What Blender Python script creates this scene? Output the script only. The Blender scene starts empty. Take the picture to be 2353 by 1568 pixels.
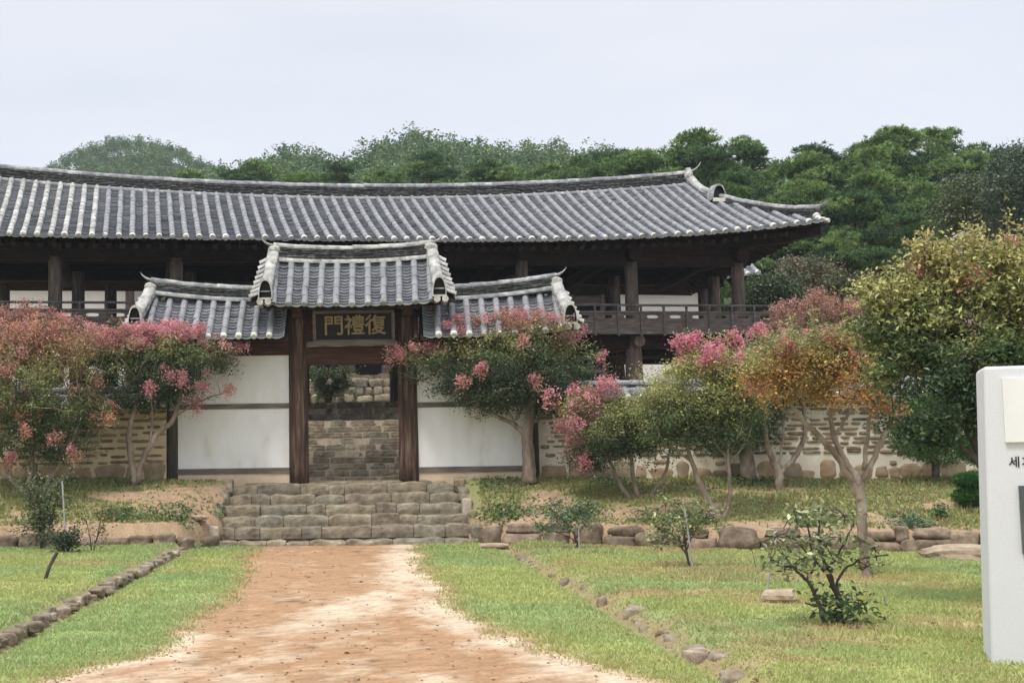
import bpy, math, random
import numpy as np
from mathutils import Matrix, Vector

random.seed(7)
rng = np.random.default_rng(7)
SC = bpy.context.scene
COL = SC.collection

# ------------------------------------------------------------------ camera
F, CX, CY, HZ, CAMZ = 3180.0, 812.0, 784.0, 1085.0, 1.57
W_PX, H_PX = 2352.0, 1568.0
_p = math.atan((HZ - CY) / F)
_r = math.radians(0.8)
FW = np.array([0, math.cos(_p), math.sin(_p)])
_u0 = np.array([0, -math.sin(_p), math.cos(_p)])
_r0 = np.array([1.0, 0, 0])
RI = math.cos(_r) * _r0 - math.sin(_r) * _u0
UP = math.sin(_r) * _r0 + math.cos(_r) * _u0
CAM = np.array([0, 0, CAMZ])
cam_d = bpy.data.cameras.new("camera")
cam = bpy.data.objects.new("camera", cam_d)
COL.objects.link(cam)
cam_d.sensor_width = 36.0
cam_d.lens = F / W_PX * 36.0
cam_d.shift_x = (W_PX / 2 - CX) / W_PX
cam_d.shift_y = 0.0
cam_d.clip_start = 0.1
cam_d.clip_end = 3000
m = Matrix.Identity(4)
for i in range(3):
    m[i][0], m[i][1], m[i][2], m[i][3] = RI[i], UP[i], -FW[i], CAM[i]
cam.matrix_world = m
SC.camera = cam

# ------------------------------------------------------------------ world, sun, exposure
SUN_EL, SUN_AZ = math.radians(62), math.radians(214)   # azimuth measured from +Y clockwise
world = bpy.data.worlds.new("World")
SC.world = world
world.use_nodes = True
nt = world.node_tree
nt.nodes.clear()
out = nt.nodes.new("ShaderNodeOutputWorld")
bg = nt.nodes.new("ShaderNodeBackground")
sky = nt.nodes.new("ShaderNodeTexSky")
sky.sky_type = 'NISHITA'
sky.sun_disc = False
sky.sun_elevation = SUN_EL
sky.sun_rotation = SUN_AZ
sky.dust_density = 6.0
sky.air_density = 1.0
sky.ozone_density = 1.0
# thin, even overcast in front of the blue
tc = nt.nodes.new("ShaderNodeTexCoord")
mp = nt.nodes.new("ShaderNodeMapping")
mp.inputs['Scale'].default_value = (1.2, 1.2, 5.0)
nz = nt.nodes.new("ShaderNodeTexNoise")
nz.inputs['Scale'].default_value = 1.6
nz.inputs['Detail'].default_value = 4.0
nz.inputs['Roughness'].default_value = 0.5
cr = nt.nodes.new("ShaderNodeValToRGB")
cr.color_ramp.elements[0].position = 0.30
cr.color_ramp.elements[0].color = (4.25, 4.55, 5.1, 1)
cr.color_ramp.elements[1].position = 0.72
cr.color_ramp.elements[1].color = (5.15, 5.2, 5.55, 1)
mx = nt.nodes.new("ShaderNodeMix")
mx.data_type = 'RGBA'
mx.inputs['Factor'].default_value = 0.93
nt.links.new(tc.outputs['Generated'], mp.inputs['Vector'])
nt.links.new(mp.outputs['Vector'], nz.inputs['Vector'])
nt.links.new(nz.outputs['Fac'], cr.inputs['Fac'])
nt.links.new(sky.outputs['Color'], mx.inputs['A'])
nt.links.new(cr.outputs['Color'], mx.inputs['B'])
# an overcast sky is brightest overhead and pales towards the horizon
sx = nt.nodes.new("ShaderNodeSeparateXYZ")
nt.links.new(tc.outputs['Generated'], sx.inputs['Vector'])
zr = nt.nodes.new("ShaderNodeValToRGB")
for e, (p, v) in zip([zr.color_ramp.elements[0], zr.color_ramp.elements[1], zr.color_ramp.elements.new(.16), zr.color_ramp.elements.new(.34)],
                     [(0.0, 1.2), (0.9, 2.1), (.14, 1.1), (.34, .98)]):
    e.position = p
    e.color = (v / 2.2, v / 2.2, v / 2.2, 1)
nt.links.new(sx.outputs['Z'], zr.inputs['Fac'])
m2 = nt.nodes.new("ShaderNodeVectorMath"); m2.operation = 'MULTIPLY'
m3 = nt.nodes.new("ShaderNodeVectorMath"); m3.operation = 'SCALE'; m3.inputs['Scale'].default_value = 2.2
nt.links.new(mx.outputs['Result'], m2.inputs[0]); nt.links.new(zr.outputs['Color'], m2.inputs[1])
nt.links.new(m2.outputs['Vector'], m3.inputs[0])
nt.links.new(m3.outputs['Vector'], bg.inputs['Color'])
bg.inputs['Strength'].default_value = 0.12
nt.links.new(bg.outputs['Background'], out.inputs['Surface'])
sun_d = bpy.data.lights.new("sun", 'SUN')
sun = bpy.data.objects.new("sun", sun_d)
COL.objects.link(sun)
sun_d.energy = 1.5
sun_d.angle = math.radians(11)
sun_d.color = (1.0, 0.95, 0.88)
_sd = Vector((math.sin(SUN_AZ) * math.cos(SUN_EL), math.cos(SUN_AZ) * math.cos(SUN_EL), math.sin(SUN_EL)))
sun.rotation_euler = _sd.to_track_quat('Z', 'Y').to_euler()
SC.view_settings.view_transform = 'Standard'
SC.view_settings.look = 'None'
SC.view_settings.gamma = 1.0
SC.view_settings.exposure = 0.6
SC.render.engine = 'CYCLES'
SC.cycles.use_denoising = True
SC.cycles.max_bounces = 6
SC.cycles.diffuse_bounces = 4
SC.cycles.transparent_max_bounces = 8


# ------------------------------------------------------------------ picture <-> place helpers
def ray(px, py):
    return FW * F + RI * (px - CX) + UP * (CY - py)


def P(px, py, Y):
    d = ray(px, py)
    return CAM + d * (Y / d[1])


def G(px, py, z):
    d = ray(px, py)
    return CAM + d * ((z - CAMZ) / d[2])


class Frame:
    """a building's own axes: s along its front, n into it, z up"""
    def __init__(self, o, deg):
        self.o = np.array([o[0], o[1], 0.0])
        self.deg = deg
        a = math.radians(deg)
        self.t = np.array([math.cos(a), math.sin(a), 0])
        self.n = np.array([-math.sin(a), math.cos(a), 0])

    def w(self, s, n, z):
        s, n, z = np.broadcast_arrays(np.asarray(s, float), np.asarray(n, float), np.asarray(z, float))
        return self.o + s[..., None] * self.t + n[..., None] * self.n + z[..., None] * np.array([0, 0, 1.0])


PAV = Frame(P(812, 800, 35.0)[:2], 8.9)
GATE = Frame(P(812, 800, 30.0)[:2], -1.6)
WORLD = Frame((0, 0), 0)


# ------------------------------------------------------------------ noise in numpy
def _hash(ix, iy, seed):
    h = (ix.astype(np.int64) * 374761393 + iy.astype(np.int64) * 668265263 + seed * 974711) & 0xFFFFFFFF
    h = ((h ^ (h >> 13)) * 1274126177) & 0xFFFFFFFF
    return ((h ^ (h >> 16)) & 0xFFFF) / 65535.0


def vnoise(x, y, seed=0):
    x = np.asarray(x, float); y = np.asarray(y, float)
    ix, iy = np.floor(x), np.floor(y)
    fx, fy = x - ix, y - iy
    fx = fx * fx * (3 - 2 * fx); fy = fy * fy * (3 - 2 * fy)
    a = _hash(ix, iy, seed); b = _hash(ix + 1, iy, seed)
    c = _hash(ix, iy + 1, seed); d = _hash(ix + 1, iy + 1, seed)
    return (a * (1 - fx) + b * fx) * (1 - fy) + (c * (1 - fx) + d * fx) * fy


def fbm(x, y, seed=0, oc=4):
    v, a, t = 0.0, 0.5, 0.0
    for k in range(oc):
        v = v + a * vnoise(x * 2 ** k + 13.7 * k, y * 2 ** k - 7.1 * k, seed + k)
        t += a
        a *= 0.55
    return v / t


def sstep(a, b, x):
    t = np.clip((np.asarray(x, float) - a) / (b - a), 0, 1)
    return t * t * (3 - 2 * t)


# ------------------------------------------------------------------ mesh builder
class MB:
    def __init__(self):
        self.v = []; self.nv = 0
        self.q = []; self.t = []
        self.qm = []; self.tm = []
        self.c = []; self.hasc = False

    def add(self, v, quads=None, tris=None, mat=0, col=None):
        v = np.asarray(v, float).reshape(-1, 3)
        o = self.nv
        self.v.append(v); self.nv += len(v)
        if quads is not None and len(quads):
            a = np.asarray(quads, np.int64).reshape(-1, 4) + o
            self.q.append(a); self.qm.append(np.full(len(a), mat))
        if tris is not None and len(tris):
            a = np.asarray(tris, np.int64).reshape(-1, 3) + o
            self.t.append(a); self.tm.append(np.full(len(a), mat))
        if col is not None:
            self.hasc = True
            cc = np.asarray(col, float)
            if cc.ndim == 1:
                cc = np.tile(cc[:3], (len(v), 1))
            self.c.append(cc)
        else:
            self.c.append(np.full((len(v), 3), 0.5))

    def mesh(self, name, mats, smooth=False):
        me = bpy.data.meshes.new(name)
        v = np.concatenate(self.v) if self.v else np.zeros((0, 3))
        q = np.concatenate(self.q) if self.q else np.zeros((0, 4), np.int64)
        t = np.concatenate(self.t) if self.t else np.zeros((0, 3), np.int64)
        nq, ntr = len(q), len(t)
        me.vertices.add(len(v))
        me.vertices.foreach_set('co', v.astype(np.float32).ravel())
        me.loops.add(nq * 4 + ntr * 3)
        me.loops.foreach_set('vertex_index', np.concatenate([q.ravel(), t.ravel()]).astype(np.int32))
        me.polygons.add(nq + ntr)
        st = np.concatenate([np.arange(nq) * 4, nq * 4 + np.arange(ntr) * 3]).astype(np.int32)
        me.polygons.foreach_set('loop_start', st)
        mi = np.concatenate([np.concatenate(self.qm) if self.qm else np.zeros(0), np.concatenate(self.tm) if self.tm else np.zeros(0)]).astype(np.int32)
        me.polygons.foreach_set('material_index', mi)
        me.polygons.foreach_set('use_smooth', np.full(nq + ntr, bool(smooth)))
        me.update(calc_edges=True)
        if self.hasc:
            at = me.color_attributes.new('col', 'FLOAT_COLOR', 'POINT')
            c = np.concatenate(self.c)
            at.data.foreach_set('color', np.concatenate([c, np.ones((len(c), 1))], 1).astype(np.float32).ravel())
        for mm in (mats if isinstance(mats, (list, tuple)) else [mats]):
            me.materials.append(mm)
        me.validate()
        return me

    def build(self, name, mats, parent=None, smooth=False):
        o = bpy.data.objects.new(name, self.mesh(name, mats, smooth))
        COL.objects.link(o)
        if parent is not None:
            o.parent = parent
            o.matrix_parent_inverse = parent_world(parent).inverted()
        return o


def parent_world(o):
    mw = Matrix.LocRotScale(o.location, o.rotation_euler, o.scale)
    if o.parent is not None:
        mw = parent_world(o.parent) @ o.matrix_parent_inverse @ mw
    return mw


def thing(name, label, cat, loc=(0, 0, 0), group=None):
    o = bpy.data.objects.new(name, None)
    COL.objects.link(o)
    o.empty_display_size = 0.2
    o.location = [float(a) for a in loc]
    tag(o, label, cat, group)
    return o


def tag(o, label, cat, group=None):
    o['label'] = label
    o['category'] = cat
    if group:
        o['group'] = group
    return o


def structure(o):
    o['kind'] = 'structure'
    return o


# ------------------------------------------------------------------ shapes
def box(mb, fr, s0, s1, n0, n1, z0, z1, mat=0, col=None):
    S = [s0, s1, s1, s0, s0, s1, s1, s0]
    N = [n0, n0, n1, n1, n0, n0, n1, n1]
    Z = [z0] * 4 + [z1] * 4
    mb.add(fr.w(S, N, Z), [(0, 3, 2, 1), (4, 5, 6, 7), (0, 1, 5, 4), (1, 2, 6, 5), (2, 3, 7, 6), (3, 0, 4, 7)], mat=mat, col=col)


def tube(mb, pts, rad, nseg=8, mat=0, col=None, cap=True, wob=0.0):
    pts = np.asarray(pts, float)
    n = len(pts)
    rad = np.broadcast_to(np.asarray(rad, float), (n,))
    tan = np.gradient(pts, axis=0)
    tan /= np.linalg.norm(tan, axis=1)[:, None] + 1e-12
    ref = np.array([0.31, 0.87, 0.22])
    if abs(tan[0] @ ref) > 0.9:
        ref = np.array([1.0, 0, 0])
    a = ref - tan * (tan @ ref)[:, None]
    a /= np.linalg.norm(a, axis=1)[:, None] + 1e-12
    b = np.cross(tan, a)
    th = np.linspace(0, 2 * math.pi, nseg, endpoint=False)
    rr = rad[:, None] * np.ones((1, nseg))
    if wob:
        rr = rr * (1 + wob * (rng.random((n, nseg)) - 0.5))
    v = pts[:, None, :] + rr[..., None] * (np.cos(th)[None, :, None] * a[:, None, :] + np.sin(th)[None, :, None] * b[:, None, :])
    v = v.reshape(-1, 3)
    k = np.arange(n - 1)[:, None] * nseg
    j = np.arange(nseg)[None, :]
    j2 = (j + 1) % nseg
    q = np.stack([k + j, k + j2, k + nseg + j2, k + nseg + j], -1).reshape(-1, 4)
    tris = []
    if cap:
        v = np.concatenate([v, pts[:1], pts[-1:]])
        for jj in range(nseg):
            tris.append((n * nseg, (jj + 1) % nseg, jj))
            tris.append((n * nseg + 1, (n - 1) * nseg + jj, (n - 1) * nseg + (jj + 1) % nseg))
    mb.add(v, q, tris, mat, col)


def spline(pts, k=6):
    """Catmull-Rom through the points; works on any row width"""
    p = np.asarray(pts, float)
    if len(p) < 3:
        t = np.linspace(0, 1, k + 1)[:, None]
        return p[0] * (1 - t) + p[-1] * t
    e = np.vstack([2 * p[0] - p[1], p, 2 * p[-1] - p[-2]])
    o = []
    for i in range(1, len(e) - 2):
        for t in np.linspace(0, 1, k, endpoint=False):
            a, b, c, d = e[i - 1], e[i], e[i + 1], e[i + 2]
            o.append(0.5 * (2 * b + (c - a) * t + (2 * a - 5 * b + 4 * c - d) * t * t + (3 * b - a - 3 * c + d) * t ** 3))
    o.append(p[-1])
    return np.array(o)


def sweep(mb, pts, prof, side, up=(0, 0, 1.0), scale=None, mat=0, closed=True, col=None):
    pts = np.asarray(pts, float); prof = np.asarray(prof, float)
    n, k = len(pts), len(prof)
    side = np.broadcast_to(np.asarray(side, float), (n, 3)); up = np.broadcast_to(np.asarray(up, float), (n, 3))
    sc = np.ones(n) if scale is None else np.asarray(scale, float)
    v = pts[:, None, :] + sc[:, None, None] * (prof[None, :, 0, None] * side[:, None, :] + prof[None, :, 1, None] * up[:, None, :])
    kk = k if closed else k - 1
    i = np.arange(n - 1)[:, None] * k
    j = np.arange(kk)[None, :]
    j2 = (j + 1) % k
    q = np.stack([i + j, i + j2, i + k + j2, i + k + j], -1).reshape(-1, 4)
    tris = []
    if closed:
        for e, base in ((0, 0), (1, (n - 1) * k)):
            for a in range(1, k - 1):
                tris.append((base, base + a, base + a + 1) if e else (base, base + a + 1, base + a))
    mb.add(v.reshape(-1, 3), q, tris, mat, col)


_cube = {}


def _unit_cube(d):
    """surface points of a subdivided cube in [-1,1]^3 with quads"""
    if d in _cube:
        return _cube[d]
    idx = {}; vs = []; qs = []

    def vid(p):
        if p not in idx:
            idx[p] = len(vs); vs.append(p)
        return idx[p]
    for ax in range(3):
        for sgn in (0, d):
            for i in range(d):
                for j in range(d):
                    c = []
                    for (a, b) in ((i, j), (i + 1, j), (i + 1, j + 1), (i, j + 1)):
                        p = [0, 0, 0]
                        p[ax] = sgn; p[(ax + 1) % 3] = a; p[(ax + 2) % 3] = b
                        c.append(vid(tuple(p)))
                    qs.append(c if sgn else c[::-1])
    v = np.array(vs, float) / d * 2 - 1
    _cube[d] = (v, np.array(qs))
    return _cube[d]


def rock(mb, fr, c, h, e=4.0, d=4, jit=0.06, mat=0, col=None, rot=0.0):
    """a rounded, slightly lumpy block: centre c=(s,n,z), half sizes h"""
    v, q = _unit_cube(d)
    g = np.sign(v) * np.abs(v) ** 0.9
    nrm = (np.abs(g) ** e).sum(1) ** (1 / e)
    g = g / nrm[:, None]
    sd = rng.integers(0, 1000)
    ph = rng.random(6) * 6.28
    dis = 1 + jit * (np.sin(v[:, 0] * 2.3 + ph[0]) + np.sin(v[:, 1] * 2.7 + ph[1] + v[:, 0]) + np.sin(v[:, 2] * 3.1 + ph[2] + v[:, 1] * 1.3)) / 1.7 + jit * 0.7 * (rng.random(len(v)) - 0.5)
    g = g * dis[:, None] * np.asarray(h)
    if rot:
        ca, sa = math.cos(rot), math.sin(rot)
        g = np.stack([g[:, 0] * ca - g[:, 1] * sa, g[:, 0] * sa + g[:, 1] * ca, g[:, 2]], 1)
    mb.add(fr.w(g[:, 0] + c[0], g[:, 1] + c[1], g[:, 2] + c[2]), q, mat=mat, col=col)


# ------------------------------------------------------------------ materials
def mat_new(name):
    mt = bpy.data.materials.new(name)
    mt.use_nodes = True
    t = mt.node_tree
    b = t.nodes['Principled BSDF']
    return mt, t, b


def N(t, kind, **kw):
    n = t.nodes.new(kind)
    for k, v in kw.items():
        if k in n.inputs:
            n.inputs[k].default_value = v
        else:
            setattr(n, k, v)
    return n


def L(t, a, b):
    t.links.new(a, b)


def ramp(t, fac, stops):
    r = t.nodes.new('ShaderNodeValToRGB')
    while len(r.color_ramp.elements) < len(stops):
        r.color_ramp.elements.new(0.5)
    for e, (p, c) in zip(r.color_ramp.elements, stops):
        e.position = p
        e.color = (*c, 1)
    L(t, fac, r.inputs['Fac'])
    return r.outputs['Color']


def mixc(t, fac, a, b, mode='MIX'):
    mn = t.nodes.new('ShaderNodeMix')
    mn.data_type = 'RGBA'
    mn.blend_type = mode
    for sock, val in (('Factor', fac), ('A', a), ('B', b)):
        s = [i for i in mn.inputs if i.name == sock and (i.type == 'VALUE' if sock == 'Factor' else i.type == 'RGBA')][0]
        if hasattr(val, 'is_linked') or hasattr(val, 'links'):
            L(t, val, s)
        elif isinstance(val, (int, float)):
            s.default_value = val
        else:
            s.default_value = (*val, 1)
    return [o for o in mn.outputs if o.type == 'RGBA'][0]


def noise(t, scale, detail=4, rough=0.55, vec=None, stretch=None, dist=0.0):
    n = N(t, 'ShaderNodeTexNoise', Scale=scale, Detail=detail, Roughness=rough, Distortion=dist)
    if vec is None:
        g = t.nodes.new('ShaderNodeNewGeometry')
        vec = g.outputs['Position']
    if stretch:
        mpn = t.nodes.new('ShaderNodeMapping')
        mpn.inputs['Scale'].default_value = stretch
        L(t, vec, mpn.inputs['Vector'])
        vec = mpn.outputs['Vector']
    L(t, vec, n.inputs['Vector'])
    return n.outputs['Fac']


def bump(t, b, height, strength=0.3, dist=0.02):
    bn = N(t, 'ShaderNodeBump', Strength=strength, Distance=dist)
    L(t, height, bn.inputs['Height'])
    L(t, bn.outputs['Normal'], b.inputs['Normal'])


def island(t):
    return t.nodes.new('ShaderNodeNewGeometry').outputs['Random Per Island']


def simple(name, stops, scale=6, rough=0.8, detail=5, stretch=None, bmp=0.25, bd=0.02, isl=0.0, spec=0.25, isl_stops=None):
    mt, t, b = mat_new(name)
    f = noise(t, scale, detail, 0.6, stretch=stretch)
    c = ramp(t, f, stops)
    if isl:
        r = island(t)
        c2 = ramp(t, r, isl_stops or [(0, (1 - isl,) * 3), (1, (1 + isl,) * 3)])
        c = mixc(t, 1.0, c, c2, 'MULTIPLY')
    L(t, c, b.inputs['Base Color'])
    b.inputs['Roughness'].default_value = rough
    b.inputs['Specular IOR Level'].default_value = spec
    if bmp:
        bump(t, b, noise(t, scale * 3, 4, 0.6, stretch=stretch), bmp, bd)
    return mt


M = {}
M['cover'] = simple('roof_cover_tile', [(0.3, (.19, .194, .204)), (0.55, (.265, .268, .278)), (0.75, (.33, .33, .335))], 3, .7, isl=.07, bmp=.2, bd=.01)
M['pan'] = simple('roof_pan_tile', [(0.3, (.09, .097, .106)), (0.6, (.15, .157, .168)), (0.78, (.23, .232, .235))], 6, .75, isl=.28, bmp=.2, bd=.01)
M['panlip'] = simple('pan_edge_highlight', [(0.3, (.30, .31, .325)), (0.7, (.46, .465, .47))], 6, .8, isl=.2, bmp=0)  # lip painted paler than the pan as an edge highlight
M['lichen'] = simple('lichen_tile', [(0.3, (.21, .215, .21)), (0.48, (.37, .365, .345)), (0.62, (.52, .505, .455)), (0.8, (.28, .28, .285))], 7, .85, isl=.18, bmp=.3, bd=.01)
M['ridge'] = simple('ridge_tile', [(0.3, (.03, .031, .034)), (0.5, (.075, .075, .075)), (0.72, (.27, .265, .235))], 9, .8, isl=.35, bmp=.3, bd=.01, stretch=(1, 1, 2.5))
M['ridgecap'] = simple('ridge_cap_tile', [(0.3, (.16, .17, .185)), (0.5, (.27, .275, .28)), (0.68, (.46, .455, .42))], 7, .8, isl=.25, bmp=.25, bd=.01)
M['plastertip'] = simple('white_tile_end', [(0.3, (.55, .53, .47)), (0.6, (.74, .72, .66))], 12, .9, isl=.12, bmp=.2, bd=.005)
M['lichenw'] = simple('weathered_white_plaster', [(0.3, (.27, .262, .24)), (0.5, (.43, .415, .38)), (.7, (.58, .56, .51))], 9, .9, bmp=.4, bd=.02)
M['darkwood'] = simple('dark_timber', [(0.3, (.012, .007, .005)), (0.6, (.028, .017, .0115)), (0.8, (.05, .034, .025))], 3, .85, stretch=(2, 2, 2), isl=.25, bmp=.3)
M['column'] = simple('weathered_column', [(0.3, (.075, .058, .048)), (0.5, (.13, .10, .085)), (0.72, (.24, .20, .175))], 5, .85, stretch=(3, 3, .35), bmp=.5, bd=.02)
M['beam'] = simple('weathered_beam', [(0.3, (.07, .055, .045)), (0.55, (.13, .105, .09)), (0.75, (.2, .17, .15))], 5, .85, stretch=(.5, 3, 4), bmp=.4)
M['gatewood'] = simple('red_brown_timber', [(0.3, (.03, .02, .015)), (0.47, (.078, .047, .033)), (0.6, (.14, .09, .066)), (0.76, (.27, .21, .17))], 4, .8, stretch=(4, 4, .3), bmp=.5, bd=.02)
M['gatebeam'] = simple('gate_beam_timber', [(0.3, (.035, .016, .011)), (0.55, (.075, .034, .023)), (0.75, (.13, .075, .055))], 4, .8, stretch=(.4, 3, 4), bmp=.4)
M['greywood'] = simple('grey_timber', [(0.3, (.10, .08, .065)), (0.55, (.17, .14, .12)), (0.75, (.27, .24, .22))], 5, .85, stretch=(.4, 4, 4), bmp=.4)
M['railwood'] = simple('rail_timber', [(0.3, (.06, .052, .048)), (0.55, (.12, .11, .105)), (0.75, (.22, .21, .2))], 6, .85, stretch=(.6, 3, 3), bmp=.4)
M['darkpost'] = simple('dark_end_post', [(0.3, (.05, .042, .037)), (0.6, (.095, .08, .07)), (0.8, (.15, .13, .12))], 5, .85, stretch=(3, 3, .4), bmp=.5)
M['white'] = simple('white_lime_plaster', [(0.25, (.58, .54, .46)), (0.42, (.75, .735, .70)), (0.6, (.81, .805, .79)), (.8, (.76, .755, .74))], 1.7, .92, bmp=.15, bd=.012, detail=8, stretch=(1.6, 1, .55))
M['cream'] = simple('cream_plaster', [(0.3, (.56, .43, .28)), (0.6, (.66, .54, .38))], 2.5, .9, bmp=.15, bd=.01)
M['warmwhite'] = simple('warm_white_plaster', [(0.3, (.78, .745, .67)), (0.6, (.85, .82, .75))], 2, .9, bmp=.1, bd=.01)
M['mortar'] = simple('warm_lime_mortar', [(0.3, (.64, .54, .41)), (0.6, (.76, .70, .60))], 2.2, .9, bmp=.3, bd=.02)
M['step'] = simple('granite_step', [(0.28, (.12, .10, .072)), (0.45, (.215, .188, .137)), (0.6, (.295, .262, .198)), (0.76, (.44, .41, .345))], 5, .9, isl=.2, bmp=.7, bd=.03,
                   isl_stops=[(0, (.75, .74, .74)), (.2, (.95, .93, .9)), (.5, (1.05, 1.0, .92)), (.72, (.88, .8, .8)), (.85, (.86, .88, .9)), (1, (1.15, 1.12, 1.05))])
M['joint'] = simple('pale_joint', [(0.3, (.33, .28, .2)), (0.6, (.48, .42, .33))], 8, .95)
M['rockbrown'] = simple('brown_field_stone', [(0.3, (.10, .075, .052)), (0.5, (.20, .148, .105)), (0.7, (.32, .25, .185))], 6, .9, isl=.3, bmp=.6, bd=.03)
M['kerbstone'] = simple('dusty_kerb_stone', [(0.3, (.14, .108, .075)), (0.5, (.25, .20, .145)), (0.7, (.38, .32, .25))], 7, .95, isl=.25, bmp=.7, bd=.03)
M['wallstone'] = simple('flat_wall_stone', [(0.3, (.15, .105, .06)), (0.55, (.27, .20, .13)), (0.75, (.38, .31, .23))], 6, .9, isl=.25, bmp=.4)
M['boulder'] = simple('wall_base_boulder', [(0.3, (.29, .20, .125)), (0.55, (.42, .32, .215)), (0.75, (.5, .43, .34))], 4, .9, isl=.25, bmp=.4,
                      isl_stops=[(0, (.75, .72, .75)), (.5, (1, .95, .9)), (.8, (.7, .75, .75)), (1, (1.2, 1.1, 1))])
M['black'] = simple('black_board_and_shade', [(0.3, (.012, .011, .010)), (0.6, (.022, .02, .018))], 5, .7)  # the board's own black; also paints shade in hall openings and ridge-end hollows
M['gold'] = simple('gilt_lettering', [(0.3, (.21, .15, .075)), (0.6, (.31, .23, .125))], 8, .65)
M['granite'] = simple('pale_granite', [(0.3, (.58, .58, .60)), (0.5, (.64, .64, .66)), (0.7, (.68, .68, .70))], 140, .7, detail=3, bmp=.1, bd=.003)
M['marble'] = simple('white_stone_plaque', [(0.3, (.70, .69, .67)), (0.6, (.76, .75, .735))], 3, .6, bmp=.03)
M['ink'] = simple('carved_black_lettering', [(0.3, (.02, .02, .02)), (0.6, (.035, .035, .035))], 20, .7, bmp=0)
M['panelglass'] = simple('dark_grey_panel', [(0.3, (.05, .055, .052)), (0.6, (.09, .10, .095))], 3, .35, bmp=0, spec=.5)
M['bark'] = simple('pale_smooth_bark', [(0.3, (.13, .095, .07)), (0.5, (.25, .195, .15)), (0.68, (.38, .32, .26))], 7, .85, stretch=(1, 1, .4), bmp=.3)
M['darkbark'] = simple('dark_bark', [(0.3, (.04, .032, .026)), (0.55, (.085, .07, .058)), (0.75, (.15, .125, .105))], 8, .9, stretch=(1, 1, .5), bmp=.5)
M['pinebark'] = simple('pine_bark', [(0.3, (.10, .06, .04)), (0.6, (.20, .13, .09))], 5, .9, bmp=.5)
M['metalstake'] = simple('grey_stake', [(0.3, (.26, .26, .26)), (0.6, (.40, .40, .39))], 10, .6)
M['brickred'] = simple('chimney_brick', [(0.3, (.22, .15, .13)), (0.6, (.33, .25, .22))], 12, .9)


def attr_mat(name, trans=0.25, rough=0.55, spec=0.3, fine=None, bmp=0.0):
    mt, t, b = mat_new(name)
    a = t.nodes.new('ShaderNodeAttribute')
    a.attribute_name = 'col'
    c = a.outputs['Color']
    if fine:
        f = noise(t, fine[0], 5, 0.65)
        c = mixc(t, 1.0, c, ramp(t, f, [(0.3, (1 - fine[1],) * 3), (0.7, (1 + fine[1],) * 3)]), 'MULTIPLY')
    L(t, c, b.inputs['Base Color'])
    b.inputs['Roughness'].default_value = rough
    b.inputs['Specular IOR Level'].default_value = spec
    if bmp:
        bump(t, b, noise(t, 40, 5, 0.7), bmp, 0.03)
    if trans:
        tr = t.nodes.new('ShaderNodeBsdfTranslucent')
        L(t, c, tr.inputs['Color'])
        ms = t.nodes.new('ShaderNodeMixShader')
        ms.inputs['Fac'].default_value = trans
        L(t, b.outputs['BSDF'], ms.inputs[1])
        L(t, tr.outputs['BSDF'], ms.inputs[2])
        L(t, ms.outputs['Shader'], t.nodes['Material Output'].inputs['Surface'])
    return mt


M['leaf'] = attr_mat('leaf', 0.25, 0.38, 0.5)
M['petal'] = attr_mat('petal', 0.35, 0.7, 0.1)
M['needle'] = attr_mat('pine_needle', 0.2, 0.6, 0.2)
M['grassblade'] = attr_mat('grass_blade', 0.3, 0.6, 0.2)
M['soil'] = attr_mat('ground_surface', 0, 0.95, 0.1, fine=(22, .22), bmp=.6)

# ------------------------------------------------------------------ ground heights
def wall_line(x):
    """where the low stone retaining edge runs (y as a function of x)"""
    return np.interp(x, [-30, -8, -5.3, -3.3, -2.75, 2.3, 2.7, 4.4, 6.9, 11, 40], [25.4, 25.9, 26.2, 26.75, 27.8, 27.8, 27.25, 26.2, 25.05, 24.75, 24.6])


def base_z(x, y):
    x = np.asarray(x, float); y = np.asarray(y, float)
    b = 0.03 + 0.12 * sstep(9, 28, y)
    b = b + np.where(x < -3.3, 0.13 * sstep(-3.3, -3.45, x), 0)
    b = b - np.where(x > 2.7, 0.022 * (x - 2.7), 0) * (x < 16) - np.where(x >= 16, 0.29, 0)
    b = b + np.where(x > 2.95, 0.05 * sstep(2.95, 3.3, x), 0)
    b = b - 0.11 * np.exp(-((x - 2.78) / 0.16) ** 2) * sstep(26.5, 25, y)
    b = b - 0.07 * np.exp(-((x + 3.22) / 0.13) ** 2) * sstep(26.5, 25, y)
    b = b + 0.05 * (fbm(x * .7, y * .7, 5, 3) - .5) * sstep(1.4, 2.6, np.abs(x))
    b = b + 0.012 * (fbm(x * 3, y * 3, 9, 3) - .5)
    return b


def hill_z(x, y):
    x = np.asarray(x, float); y = np.asarray(y, float)
    c = np.interp(x, [-60, -29, -20, -14, -9, -5, -2, 3, 8, 14, 21, 28, 34, 45, 120], [24, 34.3, 37, 37.6, 40, 39.8, 38.0, 41, 42.8, 41.8, 39.6, 39.4, 38.2, 36, 34])
    z = np.interp(y, [45, 52, 60, 90, 180, 260, 420], [0, 1.2, 3.0, 9.5, 1.0 * 34, 26, 20])
    z = z * np.where(y > 90, 1 + (c / 37.5 - 1) * sstep(90, 180, y), 1)
    z = z + 48.5 * np.exp(-(((x + 51) / 44) ** 2 + ((y - 300) / 75) ** 2)) * sstep(140, 260, y)
    z = z + sstep(14, 26, x) * sstep(44, 58, y) * 1.0
    return 3.45 + z


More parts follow.
